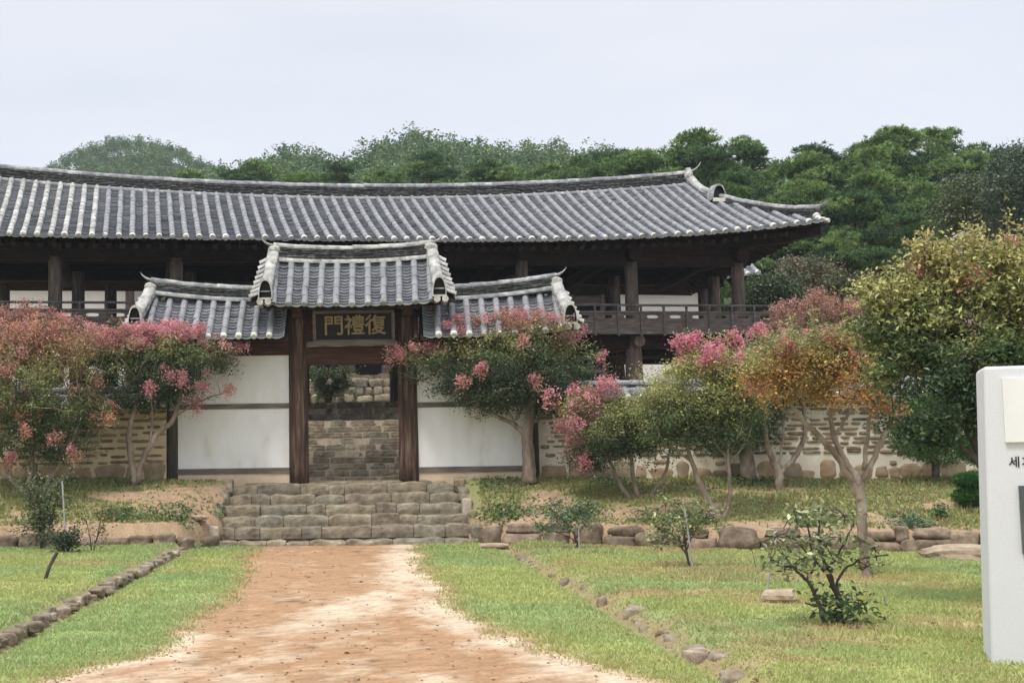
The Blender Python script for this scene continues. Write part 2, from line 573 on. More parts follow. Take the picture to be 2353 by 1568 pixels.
def ground_z(x, y):
    x = np.asarray(x, float); y = np.asarray(y, float)
    yw = wall_line(x)
    b = base_z(x, y)
    foot = base_z(x, yw)
    top = 1.40 - 0.012 * x
    t = np.clip((y - yw - 0.12) / (29.55 - yw - 0.12), 0, 1)
    bank = (foot + 0.36) + (top - foot - 0.36) * (t ** 0.9) + 0.10 * (fbm(x * 1.3, y * 1.3, 21, 4) - .5) * np.sin(math.pi * t) + .07 * (fbm(x * 5, y * 5, 23, 3) - .5) * np.clip(np.sin(math.pi * t) * 2, 0, 1)
    z = np.where(y > yw + 0.1, bank, b)
    instair = (np.abs(x + 0.22) < 2.45)
    z = np.where(instair & (y > 27.6), np.minimum(z, 0.1), z)
    z = np.where(instair & (y > 29.6), 1.3, z)
    z = np.where((y > 29.6) & ~instair, top, z)
    z = np.where(y > 30.6, 1.40 + 1.42 * sstep(33.4, 33.7, y), z)
    z = np.where(y > 36.8, 2.82 + 0.6 * sstep(36.9, 37.2, y), z)
    z = np.where(y > 45, hill_z(x, y), z)
    return z


# path / grass / bank masks ------------------------------------------------
PL = np.array([(9.0, -2.6), (10.5, -2.45), (11.45, -2.1), (11.8, -1.75), (13, -1.70), (15.9, -1.68), (18.8, -1.62), (24.4, -1.92), (29.4, -2.1)])
PR = np.array([(9.0, 2.6), (10.03, 2.28), (10.9, 1.95), (12, 1.63), (13.7, 1.31), (15.5, 1.14), (17.7, 1.2), (20.7, 1.06), (24, 1.12), (28.5, 1.3)])


def path_mask(x, y):
    lo = np.interp(y, PL[:, 0], PL[:, 1]); hi = np.interp(y, PR[:, 0], PR[:, 1])
    j = (fbm(x * 1.7, y * 1.1, 31, 4) - .5) * .42
    return np.minimum(x - lo, hi - x) + j        # >0 on the path


# ------------------------------------------------------------------ the ground sheet
xs = np.concatenate([np.arange(-140, -30, 8), np.arange(-30, -10, 1.0), np.arange(-10, 15, 0.075), np.arange(15, 40, 1.0), np.arange(40, 260, 8)])
ys = np.concatenate([np.arange(-8, 8.6, 0.8), np.arange(8.6, 30.7, 0.075), np.arange(30.7, 46, 0.3), np.arange(46, 90, 2), np.arange(90, 430, 5)])
X, Y = np.meshgrid(xs, ys)
Z = ground_z(X, Y)
nx, ny = len(xs), len(ys)
pm = path_mask(X, Y)
yw = wall_line(X)
n1 = fbm(X * 1.1, Y * .9, 41, 4)
n2 = fbm(X * 4.5, Y * 4.5, 51, 4)
n3 = fbm(X * 14, Y * 14, 61, 3)


def C3(*c):
    return np.array(c)[None, None, :]


orange = C3(.385, .235, .13); pale = C3(.60, .48, .345); brown = C3(.30, .18, .10)
# pale, wind-swept sand: a broad diagonal sweep, the verges and the foreground
sweep_d = np.abs(X - np.interp(Y, [11, 13.5, 15.5, 18, 22, 27], [-1.2, -.75, -.1, .55, .75, .9]))
pmix = np.exp(-(sweep_d / .42) ** 2) * sstep(12.6, 14.2, Y)
pmix = np.maximum(pmix, .9 * np.exp(-((X - np.interp(Y, PR[:, 0], PR[:, 1]) + .22) / .33) ** 2) * sstep(24, 20, Y))
pmix = np.maximum(pmix, .85 * np.exp(-((X - np.interp(Y, PL[:, 0], PL[:, 1]) - .1) / .22) ** 2) * sstep(14.5, 13, Y))
pmix = np.maximum(pmix, .34 * sstep(12.3, 10.5, Y))
pmix = np.clip(pmix * 1.05 - .12 + (n1 - .5) * 1.3 + (fbm(X * 4.2, Y * 2.6, 55, 5) - .5) * 1.5 + (n3 - .5) * .5, 0, 1)
pcol = orange * (1 - pmix[..., None]) + pale * pmix[..., None]
pcol = pcol * (1 - .45 * (sstep(.66, .8, n2) * (1 - pmix))[..., None])
pcol = pcol * (.72 + .56 * n3[..., None]) * (.9 + .2 * fbm(X * 9, Y * 7, 63, 3)[..., None])
g_bright = C3(.345, .375, .13); g_blue = C3(.29, .355, .14); g_dry = C3(.40, .33, .18); g_dk = C3(.06, .105, .03)
w1 = fbm(X * .55, Y * .4, 71, 3)[..., None]; w2 = n2[..., None]
gcol = g_bright * sstep(.35, .65, w1) + g_blue * (1 - sstep(.35, .65, w1))
dry = np.clip(sstep(.5, .72, fbm(X * .9 + 5, Y * .8, 81, 4)) * (.25 + .75 * (X > 2.9)) + .15 * (X > 2.9) + .6 * sstep(-.5, -.1, -np.abs(pm + .15)) * (X * X < 9), 0, 1)[..., None] * .75
gcol = gcol * (1 - dry) + g_dry * dry
SPOTS = [(5.02, 21.0, .9, .5), (5.6, 20.6, .7, .5), (4.55, 13.2, .45, .4), (4.1, 12.3, .6, .35), (7.2, 14.5, .8, .35), (4.6, 15.4, .5, .3), (6.6, 19.0, 1.2, .7), (3.7, 25.0, 1.2, .5), (8.2, 12.2, .7, .3), (3.6, 16.6, .8, .5), (-4.2, 21.5, .6, .5)]


def spots(x, y):
    v = 0
    for a, b, rx, ry in SPOTS:
        v = np.maximum(v, np.exp(-((x - a) / rx) ** 2 - ((y - b) / ry) ** 2))
    return np.clip(v * 1.3 + (fbm(x * 5, y * 5, 77, 3) - .62) * v * 2.5, 0, 1)


spo = spots(X, Y)[..., None] * .8
gcol = gcol * (1 - spo) + C3(.34, .215, .11) * spo
gcol = gcol * (.72 + .56 * w2)
ditch = np.exp(-((X - 2.9) / .22) ** 2) * sstep(.35, .55, n1 + .2 * n2 - .05) + .8 * np.exp(-((X + 3.3) / .1) ** 2)
ditch = np.clip(ditch, 0, 1)[..., None] * .85
gcol = gcol * (1 - ditch) + C3(.30, .21, .125) * ditch * (.6 + .8 * n3[..., None])
soil = C3(.335, .225, .14); soil2 = C3(.46, .325, .215)
bcol = soil * n1[..., None] + soil2 * (1 - n1[..., None])
bt = np.clip((Y - yw) / (29.5 - yw), 0, 1)
bg_m = .85 * sstep(.02, .2, bt) * sstep(.49, .66, fbm(X * .8 + 3, Y * 1.3, 91, 4) + .075 + .2 * sstep(.55, 1, bt) - .12 * np.exp(-((X + 3.0) / 1.1) ** 2) + .08 * sstep(-3.5, -5, X))
bgc = C3(.20, .26, .085) * w2 + C3(.30, .26, .125) * (1 - w2)
bcol = bcol * (.7 + .6 * n3[..., None])
bcol = bcol * (1 - bg_m[..., None]) + bgc * bg_m[..., None]
pw = sstep(-.05, .05, pm)[..., None]
col = gcol * (1 - pw) + pcol * pw
isbank = (Y > yw)[..., None]
col = np.where(isbank, bcol, col)
col = np.where((Y > 30.6)[..., None], C3(.34, .25, .16) * (.7 + .6 * n2[..., None]), col)
col = np.where((Y > 45)[..., None], C3(.05, .065, .025) * (.6 + .8 * n2[..., None]), col)
idx = np.arange(nx * ny).reshape(ny, nx)
quads = np.stack([idx[:-1, :-1], idx[:-1, 1:], idx[1:, 1:], idx[1:, :-1]], -1)
xc = (X[:-1, :-1] + X[1:, 1:]) / 2; yc = (Y[:-1, :-1] + Y[1:, 1:]) / 2
pmc = path_mask(xc, yc); ywc = wall_line(xc)
is_hill = yc > 45
is_court = (yc > 30.6) & ~is_hill
is_bank = (yc > ywc) & (yc <= 30.6)
is_path = (pmc > 0) & (yc <= ywc)
V = np.stack([X, Y, Z], -1).reshape(-1, 3)
CC = col.reshape(-1, 3)


def ground_part(name, mask):
    q = quads[mask]
    u, inv = np.unique(q, return_inverse=True)
    mb = MB()
    mb.add(V[u], inv.reshape(-1, 4), col=CC[u])
    return structure(mb.build(name, M['soil'], smooth=True))


ground_part('lawn', ~(is_hill | is_court | is_bank | is_path))
ground_part('path', is_path)
ground_part('bank', is_bank)
ground_part('courtyard', is_court)
ground_part('hill', is_hill)


# ------------------------------------------------------------------ grey tile roofs
def surf_frame(S, u, v, e=0.004):
    u = np.asarray(u, float); v = np.asarray(v, float)
    du = S(u + .02, v) - S(u - .02, v)
    dv = S(u, v + e) - S(u, v - e)
    T = du / np.linalg.norm(du, axis=-1, keepdims=True)
    Dv = dv / np.linalg.norm(dv, axis=-1, keepdims=True)
    Nn = np.cross(T, Dv)
    Nn *= np.sign(Nn[..., 2:3])
    return T, Dv, Nn


def cover_rows(mb, S, us, vtop, r=.08, lseg=.3, mat_of=None):
    th = np.linspace(0, math.pi, 7)
    for i, u in enumerate(us):
        vm = vtop(u)
        if vm <= 0.02:
            continue
        Lr = np.linalg.norm(S(u, vm) - S(u, 0.0))
        ns = max(1, int(round(Lr / lseg)))
        ve = np.linspace(-0.01, vm, ns + 1)
        mt = mat_of(u) if mat_of else 0
        for k in range(ns):
            j = rng.normal(0, .005, 2)
            P0, P1 = S(u + j[0], ve[k]), S(u + j[1], ve[k + 1] + .01)
            T, _, Nn = surf_frame(S, u, (ve[k] + ve[k + 1]) / 2)
            a = P0 + (T * (np.cos(th) * r * 1.03)[:, None] + Nn * (np.sin(th) * r * 1.03 + .031)[:, None])
            b = P1 + (T * (np.cos(th) * r * .98)[:, None] + Nn * (np.sin(th) * r * .98 + .025)[:, None])
            q = [(x, x + 1, 8 + x, 7 + x) for x in range(6)]
            lip = P0 + (T * (np.cos(th) * r * .8)[:, None] + Nn * (np.sin(th) * r * .8 + .02)[:, None])
            q += [(14 + x, 15 + x, x + 1, x) for x in range(6)]
            mb.add(np.concatenate([a, b, lip]), q, mat=mt)


def pan_rows(mb, S, us, vtop, expo=.1, depth=.05, mat_of=None):
    ta = np.linspace(0, 1, 6)
    for i in range(len(us) - 1):
        u0, u1 = us[i], us[i + 1]
        vm = min(1.0, max(vtop(u0), vtop(u1)) if abs(vtop(u0) - vtop(u1)) < .12 else (vtop(u0) + vtop(u1)) / 2)
        if vm <= 0.02:
            continue
        um = (u0 + u1) / 2
        Lr = np.linalg.norm(S(um, vm) - S(um, 0.0))
        nc = max(1, int(round(Lr / expo)))
        ve = np.linspace(-.02, vm, nc + 1)
        uu = u0 + (u1 - u0) * ta
        dp = -depth * np.sin(math.pi * ta) + .02
        T, Dv, Nn = surf_frame(S, um, vm / 2)
        for k in range(nc):
            jt = rng.normal(0, .004)
            lo = S(uu, np.full(6, ve[k]) + jt * .1)
            hi = S(uu, np.full(6, ve[k + 1] + .55 * (ve[1] - ve[0])))
            a = lo + Nn * (dp + .05 + jt)[:, None]
            b = hi + Nn * (dp + .004)[:, None]
            c = lo + Nn * (dp + .028 + jt)[:, None] + Dv * .002
            mb.add(np.concatenate([a, b, c]), [(x, x + 1, 7 + x, 6 + x) for x in range(5)], mat=0)
            mb.add(np.concatenate([a, c]), [(6 + x, 7 + x, x + 1, x) for x in range(5)], mat=1)


def end_discs(mb, S, us, r=.085, out=.03, mat=0):
    th = np.linspace(0, 2 * math.pi, 10, endpoint=False)
    for u in us:
        T, Dv, Nn = surf_frame(S, u, .01)
        o = S(u, 0.0) + Nn * .045
        rr = r * (1 + .08 * rng.normal())
        ring = np.cos(th)[:, None] * T * rr + np.sin(th)[:, None] * Nn * rr
        front = o - Dv * (out + .02 * rng.random())
        v = np.concatenate([front + ring * .75, front + Dv * .02 + ring, o + Dv * .05 + ring, [front]])
        q = [(x, (x + 1) % 10, 10 + (x + 1) % 10, 10 + x) for x in range(10)] + [(10 + x, 10 + (x + 1) % 10, 20 + (x + 1) % 10, 20 + x) for x in range(10)]
        mb.add(v, q, [(30, (x + 1) % 10, x) for x in range(10)], mat=mat)


def sheet(mb, S, us, vs, off=0.0, vtop=None, mat=0):
    U, Vv = np.meshgrid(us, vs)
    if vtop is not None:
        Vv = Vv * np.array([vtop(u) for u in us])[None, :]
    pts = S(U, Vv) + np.array([0, 0, off])
    nu, nv = len(us), len(vs)
    ii = np.arange(nu * nv).reshape(nv, nu)
    mb.add(pts.reshape(-1, 3), np.stack([ii[:-1, :-1], ii[:-1, 1:], ii[1:, 1:], ii[1:, :-1]], -1).reshape(-1, 4), mat=mat)


def path_len_pts(fn, a, b, step):
    """points of fn(t), t in [a,b], about 'step' apart"""
    t = np.linspace(a, b, 80)
    p = np.array([fn(x) for x in t])
    d = np.concatenate([[0], np.cumsum(np.linalg.norm(np.diff(p, axis=0), axis=1))])
    n = max(1, int(round(d[-1] / step)))
    tt = np.interp(np.linspace(0, d[-1], n + 1), d, t)
    return np.array([fn(x) for x in tt])


def ridge_stack(fn, a, b, side, nlay, lay=.036, w=.2, bottom=True, topr=.085, piece=.33, mats=(0, 1), zoff=0.0):
    """a ridge laid of thin tiles: returns builders for (stack, caps)"""
    st, cp = MB(), MB()
    side = np.asarray(side, float)
    z = zoff
    if bottom:
        # a row of cover tiles laid along the foot on both faces
        for sg in (-1, 1):
            pts = path_len_pts(fn, a, b, piece)
            th = np.linspace(-.3, math.pi * .75, 7)
            for i in range(len(pts) - 1):
                pr = np.stack([sg * (w * .42 + .075 * np.cos(th)), .075 * np.sin(th)], 1) * 1.0
                sweep(cp, np.array([pts[i], pts[i + 1] + (pts[i + 1] - pts[i]) * .04]) + [0, 0, z], pr, side, closed=False, scale=[1.0, .96])
        z += .07
    core = path_len_pts(fn, a, b, .6)
    hh = nlay * lay
    sweep(st, core + [0, 0, z], [(-w * .26, -.05), (w * .26, -.05), (w * .26, hh), (-w * .26, hh)], side)
    for k in range(nlay):
        pts = path_len_pts(fn, a, b, piece * (1 + .15 * rng.random()))
        for i in range(len(pts) - 1):
            ww = w * (.46 + .06 * (k % 2) + .035 * rng.normal())
            zz = z + k * lay + rng.normal(0, .004)
            d = (pts[i + 1] - pts[i])
            sweep(st, np.array([pts[i] + d * .01, pts[i + 1] - d * .015]) + [0, 0, zz], [(-ww, 0), (ww, 0), (ww, lay * .5), (-ww, lay * .5)], side)
    z += hh
    # cap row
    th = np.linspace(-.25, math.pi + .25, 9)
    pts = path_len_pts(fn, a, b, piece)
    for i in range(len(pts) - 1):
        pr = np.stack([topr * 1.15 * np.cos(th), topr * np.sin(th)], 1)
        sweep(cp, np.array([pts[i], pts[i + 1] + (pts[i + 1] - pts[i]) * .05]) + [0, 0, z + .01 + rng.normal(0, .004)], pr, side, closed=False, scale=[1.04, .95])
    return st, cp, z + topr


def upturn_tip(mb, p, out, side, size=.3, mat=0):
    """the thin tile that curls up at a ridge end"""
    out = np.asarray(out, float); side = np.asarray(side, float)
    prm = [(-.25, -.04), (0, 0), (.25, .06), (.55, .22), (.8, .45), (.95, .72)]
    pts = np.array([p + out * a * size + np.array([0, 0, b * size]) for a, b in prm])
    th = np.linspace(0, 2 * math.pi, 8, endpoint=False)
    sweep(mb, pts, np.stack([.095 * np.cos(th), .035 * np.sin(th)], 1), side, scale=[1, 1, .95, .8, .55, .2], mat=mat)


def arch_end(mb, fr, s, n, z, w, h, deep=.12, mw=0, md=1):
    """front face of a gable ridge: a pointed dark hollow in a pale rim, facing -n"""
    a = np.linspace(0, 1, 9)
    ss = np.concatenate([-np.cos(a * math.pi / 2) ** .8, np.cos(a[::-1][1:] * math.pi / 2) ** .8])
    zz = np.concatenate([np.sin(a * math.pi / 2), np.sin(a[::-1][1:] * math.pi / 2)])
    k = len(ss)
    def loop(sc, nn):
        return fr.w(s + ss * w / 2 * sc, np.full(k, nn), z + zz * h * (sc if sc <= 1 else sc))
    o, i, bk = loop(1.0, n), loop(.87, n), loop(.84, n + deep)
    ob = loop(1.02, n + .35)
    q = [(x, x + 1, k + x + 1, k + x) for x in range(k - 1)]
    mb.add(np.concatenate([o, i]), q, mat=mw)
    mb.add(np.concatenate([ob, o]), q, mat=mw)
    mb.add(np.concatenate([i, bk]), q, mat=md)  # inside of the hollow coloured black to paint its shade
    mb.add(np.concatenate([bk, [bk.mean(0)]]), None, [(x, x + 1, k) for x in range(k - 1)] + [(k - 1, 0, k)], mat=md)


def bez(a, b, c):
    a, b, c = map(np.asarray, (a, b, c))
    return lambda t: (1 - t) ** 2 * a + 2 * t * (1 - t) * b + t * t * c


# ------------------------------------------------------------------ the long pavilion
pav = thing('pavilion', 'long two-storey timber pavilion with sweeping grey tiled roof behind the gate', 'pavilion', PAV.w(0, 2.6, 2.82))
w = PAV.w
HALF = 12.05


def p_ne(s):
    return -1.6 - .22 * (np.abs(s) / 12) ** 4


def p_ze(s):
    return 7.20 + .62 * (np.clip(np.abs(s + 3), 0, 15.2) / 15) ** 3.5


def p_zr(s):
    return 9.06 + .0050 * (s + .5) ** 2


NR = 2.45


def p_S(s, v):
    s, v = np.broadcast_arrays(np.asarray(s, float), np.asarray(v, float))
    n = p_ne(s) * (1 - v) + NR * v
    g = v * (.84 + .16 * v)
    return w(s, n, p_ze(s) * (1 - g) + p_zr(np.clip(s, -10.6, 10.6)) * g)


GS, GN = 10.25, 1.15       # gable foot


def p_vt(s):
    a = abs(s)
    if a <= GS:
        return 1.0
    t = min(1, (a - GS) / (HALF - GS))
    n = GN + (p_ne(HALF) - GN) * t
    return float((n - p_ne(s)) / (NR - p_ne(s)))


roof = MB()
p_us = np.arange(-11.88, 11.9, .317)
pan_rows(roof, p_S, p_us, p_vt, expo=.125, depth=.06)
proof = roof.build('roof', [M['pan'], M['panlip']], pav)
cov = MB()
lich = lambda u: 1 if u < p_us[np.searchsorted(p_us, -6.22)] else 0
cover_rows(cov, p_S, p_us, p_vt, r=.068, lseg=.31, mat_of=lich)
end_discs(cov, p_S, p_us, .072, mat=2)
cov.build('cover_tiles', [M['cover'], M['lichen'], M['plastertip']], proof)
# the far slope, the hips and the gables
bk = MB()
p_B = lambda s, v: w(s, 5.2 - (p_ne(s) * (1 - v) + 2.6 * v), 7.12 * (1 - v * (.84 + .16 * v)) + p_zr(np.clip(s, -10.6, 10.6)) * v * (.84 + .16 * v))
sheet(bk, p_B, np.linspace(-HALF, HALF, 60), np.linspace(0, 1, 8), 0, p_vt)
for sg in (-1, 1):
    fc, bc = w(sg * HALF, p_ne(HALF), p_ze(sg * 12)), w(sg * HALF, 5.2 - p_ne(HALF), 7.14)
    gf, gb = w(sg * GS, GN, 8.82), w(sg * GS, 5.2 - GN, 8.82)
    tp = w(sg * 10.2, 2.6, p_zr(10))
    mid = lambda a, b: (a + b) / 2 - np.array([0, 0, .12])
    bk.add([fc, bc, mid(bc, gb), mid(fc, gf), gb, gf], [(0, 1, 2, 3), (3, 2, 4, 5)])
    bk.add([gf, gb, tp], None, [(0, 1, 2)])
bk.build('rear_slopes', [M['pan']], proof)
# main ridge
rfn = lambda s: w(s, 2.5, p_zr(s) - .03)
st, cp, zt = ridge_stack(rfn, -10.15, 10.15, PAV.n, 7, lay=.04, w=.24, topr=.09, piece=.36)
rid = st.build('ridge', [M['ridge']], proof)
cp.build('ridge_cap_tiles', [M['ridgecap']], proof)
# gable ridges and hip ridges
ztm = zt
for sg in (1, -1):
    tip = MB()
    upturn_tip(tip, rfn(sg * 10.15) + [0, 0, ztm - .04], sg * PAV.t, PAV.n, .42)
    f1 = bez(w(sg * 10.12, 2.4, p_zr(10) + .16), w(sg * 10.2, 1.8, 9.12), w(sg * 10.28, 1.0, 8.93))
    a, c, zz = ridge_stack(f1, 0, 1, PAV.t, 4, lay=.04, w=.24, bottom=False, topr=.085, piece=.28)
    a.build('gable_ridge', [M['ridgecap']], proof)
    c.build('gable_cap_tiles', [M['lichen']], proof)
    rock(tip, PAV, (sg * 10.1, 2.3, p_zr(10) + .28), (.10, .13, .17), e=2.2, jit=.2, mat=3)
    arch_end(tip, PAV, sg * 10.3, .74, 8.86, .40, .44, mw=0, md=2)
    box(tip, PAV, sg * 10.3 - .18, sg * 10.3 + .18, .70, .78, 8.80, 8.90, mat=1)
    hp = spline([w(sg * 10.32, 1.05, 8.93), w(sg * 10.95, .1, 8.50), w(sg * 11.55, -.85, 8.20), w(sg * 12.02, -1.6, 8.08)], 8)
    hf = lambda t, hp=hp: np.array([np.interp(t, np.linspace(0, 1, len(hp)), hp[:, i]) for i in range(3)])
    dr_ = hp[-1] - hp[0]; sd = np.array([dr_[1], -dr_[0], 0]); sd /= np.linalg.norm(sd)
    a, c, zz = ridge_stack(hf, 0, 1, sd, 3, lay=.04, w=.2, bottom=False, topr=.085, piece=.33)
    a.build('hip_ridge', [M['ridge']], proof); c.build('hip_cap_tiles', [M['ridgecap']], proof)
    upturn_tip(tip, hp[-1] + [0, 0, .17], dr_ / np.linalg.norm(dr_) * [1, 1, 0], sd, .22)
    rock(tip, PAV, (sg * 11.93, -1.53, 8.0), (.10, .10, .10), e=2.2, jit=.12, mat=1)
    for k in range(3):
        c0 = w(sg * (11.86 + .1 * k), -1.62 - .04 * k, 7.93 - .035 * k)
        tube(tip, [c0, c0 + w(sg * .07, -.09, -.02) - w(0, 0, 0)], [.06, .055], 8, mat=1)
    tip.build('ridge_end_tiles', [M['ridgecap'], M['plastertip'], M['black'], M['lichenw']], proof)
# boards and rafters under the eaves
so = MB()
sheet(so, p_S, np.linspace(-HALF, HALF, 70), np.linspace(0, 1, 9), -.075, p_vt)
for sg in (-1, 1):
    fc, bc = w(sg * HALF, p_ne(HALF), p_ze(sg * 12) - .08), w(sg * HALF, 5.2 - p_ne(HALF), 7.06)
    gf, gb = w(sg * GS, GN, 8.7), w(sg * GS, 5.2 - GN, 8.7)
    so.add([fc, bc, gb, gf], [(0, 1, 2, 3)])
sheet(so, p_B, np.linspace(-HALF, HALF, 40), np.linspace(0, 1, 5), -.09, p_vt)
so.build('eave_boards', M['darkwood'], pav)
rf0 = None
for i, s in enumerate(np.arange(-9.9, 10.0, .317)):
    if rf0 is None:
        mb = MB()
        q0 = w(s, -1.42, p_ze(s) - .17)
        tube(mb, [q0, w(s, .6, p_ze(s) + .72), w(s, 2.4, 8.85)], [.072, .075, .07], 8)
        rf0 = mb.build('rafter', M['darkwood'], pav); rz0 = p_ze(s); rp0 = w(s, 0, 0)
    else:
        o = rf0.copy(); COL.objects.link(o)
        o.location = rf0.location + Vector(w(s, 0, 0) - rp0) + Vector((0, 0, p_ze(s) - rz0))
for sg in (-1, 1):
    fan = MB()
    for k in range(9):
        a = (k + .5) / 9
        e0 = w(sg * (10.1 + 1.75 * min(1, a * 1.5)), -1.5 + max(0, a * 1.5 - 1) * 3, 0)
        ss = sg * (10.1 + 1.75 * min(1, a * 1.5))
        tube(fan, [w(ss, -1.45, p_ze(ss) - .16), w(sg * 9.7, .9, 7.95)], .07, 7)
    for nn in np.arange(-1.0, 6.2, .33):
        tube(fan, [w(sg * 11.85, nn, float(np.interp(nn, [-1.6, 1.5, 6.8], [p_ze(12) - .2, p_ze(12) - .42, 6.95]))), w(sg * 9.6, np.clip(nn, .5, 4.7), 8.3)], .07, 7)
    sweep(fan, [w(sg * 9.9, .4, 7.55), w(sg * 11.2, -.85, 7.50), w(sg * 12.0, -1.62, p_ze(12) - .19)], [(-.1, -.13), (.1, -.13), (.1, .13), (-.1, .13)], w(.707, .707 * sg, 0) - w(0, 0, 0))
    fan.build('corner_rafters', M['darkwood'], pav)
# timber frame
cs = np.array([-10.395, -7.425, -4.455, -1.485, 1.485, 4.455, 7.425, 10.395])
fr_ = MB()
for nn in (0, 5.2):
    rz = .22 if nn > 1 else 0
    box(fr_, PAV, -10.6, 10.6, nn - .1, nn + .1, 6.88 + rz, 7.14 + rz * .8)
    box(fr_, PAV, -10.6, 10.6, nn - .07, nn + .07, 7.17 + rz * .6, 7.33)
    tube(fr_, [w(-10.9, nn, 7.47), w(10.9, nn, 7.47)], .13, 10)
for s in cs:
    tube(fr_, spline([w(s, -.4, 7.14), w(s, 1.0, 7.2), w(s, 2.6, 7.3), w(s, 4.2, 7.2), w(s, 5.6, 7.14)], 4), .19, 10)
    box(fr_, PAV, s - .12, s + .12, 2.45, 2.75, 7.45, 8.6)
for zz, nn in ((8.75, 2.6), (7.9, 1.2), (7.9, 4.0)):
    tube(fr_, [w(-10.2, nn, zz), w(10.2, nn, zz)], .12, 8)
fr_.build('roof_timbers', M['darkwood'], pav)
c0 = None
for s in cs:
    for nn in (0.0, 2.6, 5.2):
        s_ = s + (0 if nn == 0 else .45 if nn == 2.6 else .6 if abs(s) < 2 else 1.25)
        if c0 is None:
            mb = MB()
            tube(mb, spline([w(s_, nn, 4.9), w(s_, nn, 5.7), w(s_, nn, 6.98)], 4), [.185, .185, .18, .18, .175, .175, .17, .17, .165], 14, wob=.03)
            c0 = mb.build('column', M['column'], pav, smooth=True); cp0 = w(s_, nn, 0)
        else:
            o = c0.copy(); COL.objects.link(o); o.location = c0.location + Vector(w(s_, nn, 0) - cp0)
for s in cs:
    for nn in (0.0, 2.6, 5.2):
        s_ = s + (0 if nn == 0 else .45 if nn == 2.6 else .6 if abs(s) < 2 else 1.25)
        mb = MB()
        k = rng.normal(0, .05, 2)
        zb = 2.7 if nn < 1 else 3.2
        tube(mb, spline([w(s_ + k[0], nn + k[1], zb), w(s_ + k[0] * .4, nn, 3.6), w(s_, nn, 4.4), w(s_, nn, 4.78)], 4), np.linspace(.26, .2, 13), 14, wob=.05)
        mb.build('lower_post', M['column'], pav, smooth=True)
        if nn < 1:
            mb = MB(); rock(mb, PAV, (s, nn, 2.8), (.4, .4, .14), e=3)
            mb.build('base_stone', M['rockbrown'], pav)
# floor
fl = MB()
box(fl, PAV, -10.95, 10.95, -.62, 5.8, 5.03, 5.11)
box(fl, PAV, -10.9, 10.9, -.12, .12, 4.70, 5.02)
box(fl, PAV, -10.9, 10.9, 2.5, 2.7, 4.70, 5.02)
box(fl, PAV, -10.9, 10.9, 5.1, 5.3, 4.70, 5.02)
box(fl, PAV, -10.9, 10.9, -.06, .06, 4.42, 4.50)
fl.build('floor', M['darkwood'], pav)
je = MB()
for s in cs:
    tube(je, [w(s, -.5, 4.86), w(s, 5.5, 4.86)], .15, 12)
je.build('floor_beams', M['column'], pav)
# railing
rail = MB()
RN = -.62
for (a, b) in ((-11.14, 11.14),):
    tube(rail, [w(a - .12, RN, 5.77), w(b + .12, RN, 5.77)], .032, 8)
    box(rail, PAV, a, b, RN - .035, RN + .035, 5.565, 5.615)
    box(rail, PAV, a, b, RN - .02, RN + .02, 5.335, 5.375)
    box(rail, PAV, a, b, RN - .045, RN + .045, 5.02, 5.09)
for sg in (-1, 1):
    tube(rail, [w(sg * 11.14, RN - .1, 5.77), w(sg * 11.14, 5.8, 5.77)], .032, 8)
    box(rail, PAV, sg * 11.14 - .03, sg * 11.14 + .03, RN + .05, 5.8, 5.565, 5.615)
    box(rail, PAV, sg * 11.14 - .02, sg * 11.14 + .02, RN + .05, 5.8, 5.1, 5.5)
railing = rail.build('railing', M['railwood'], pav)
ps = np.arange(-11.14, 11.2, .6189)
b0 = None
for s in ps:
    if b0 is None:
        mb = MB()
        box(mb, PAV, s - .028, s + .028, RN - .05, RN + .05, 4.98, 5.62)
        sweep(mb, [w(s, RN, 5.62), w(s, RN - .01, 5.69), w(s, RN, 5.755)], [(-.026, -.03), (.026, -.03), (.026, .03), (-.026, .03)], PAV.t, PAV.n, scale=[.8, 1, 1.2])
        b0 = mb.build('railing_post', M['railwood'], railing); bp0 = w(s, 0, 0)
    else:
        o = b0.copy(); COL.objects.link(o); o.location = b0.location + Vector(w(s, 0, 0) - bp0)


def holed_panel(s0, s1, z0, z1, n, hw, hh):
    """a board with one oblong air hole"""
    mb = MB()
    sc_, zc = (s0 + s1) / 2, (z0 + z1) / 2
    k = 16
    th = np.linspace(0, 2 * math.pi, k, endpoint=False)
    hs = sc_ + hw * np.sign(np.cos(th)) * np.abs(np.cos(th)) ** .6; hz = zc + hh * np.sign(np.sin(th)) * np.abs(np.sin(th)) ** .8
    m_ = np.maximum(np.abs(np.cos(th)), np.abs(np.sin(th)))
    os_ = sc_ + (s1 - s0) / 2 * np.cos(th) / m_; oz = zc + (z1 - z0) / 2 * np.sin(th) / m_
    v = np.concatenate([w(hs, n, hz), w(os_, n, oz), w(hs, n + .025, hz), w(os_, n + .025, oz)])
    q = []
    for i in range(k):
        j = (i + 1) % k
        q += [(i, j, k + j, k + i), (2 * k + i, 3 * k + i, 3 * k + j, 2 * k + j), (i, 2 * k + i, 2 * k + j, j)]
    mb.add(v, q)
    return mb


p0 = None
for a, b in zip(ps[:-1], ps[1:]):
    if p0 is None:
        p0 = holed_panel(a + .03, b - .03, 5.378, 5.562, RN - .01, .155, .042).build('holed_panel', M['beam'], railing); pp0 = w(a, 0, 0)
        mb = MB(); box(mb, PAV, a + .03, b - .03, RN - .015, RN + .015, 5.092, 5.332)
        a0 = mb.build('apron_board', M['beam'], railing)
    else:
        for src in (p0, a0):
            o = src.copy(); COL.objects.link(o); o.location = src.location + Vector(w(a, 0, 0) - pp0)


# ------------------------------------------------------------------ the gate
gate = thing('gate', 'wooden entrance gate with raised middle roof and white walls atop the stairs', 'gate', GATE.w(0, 0, 1.42))
g = GATE.w


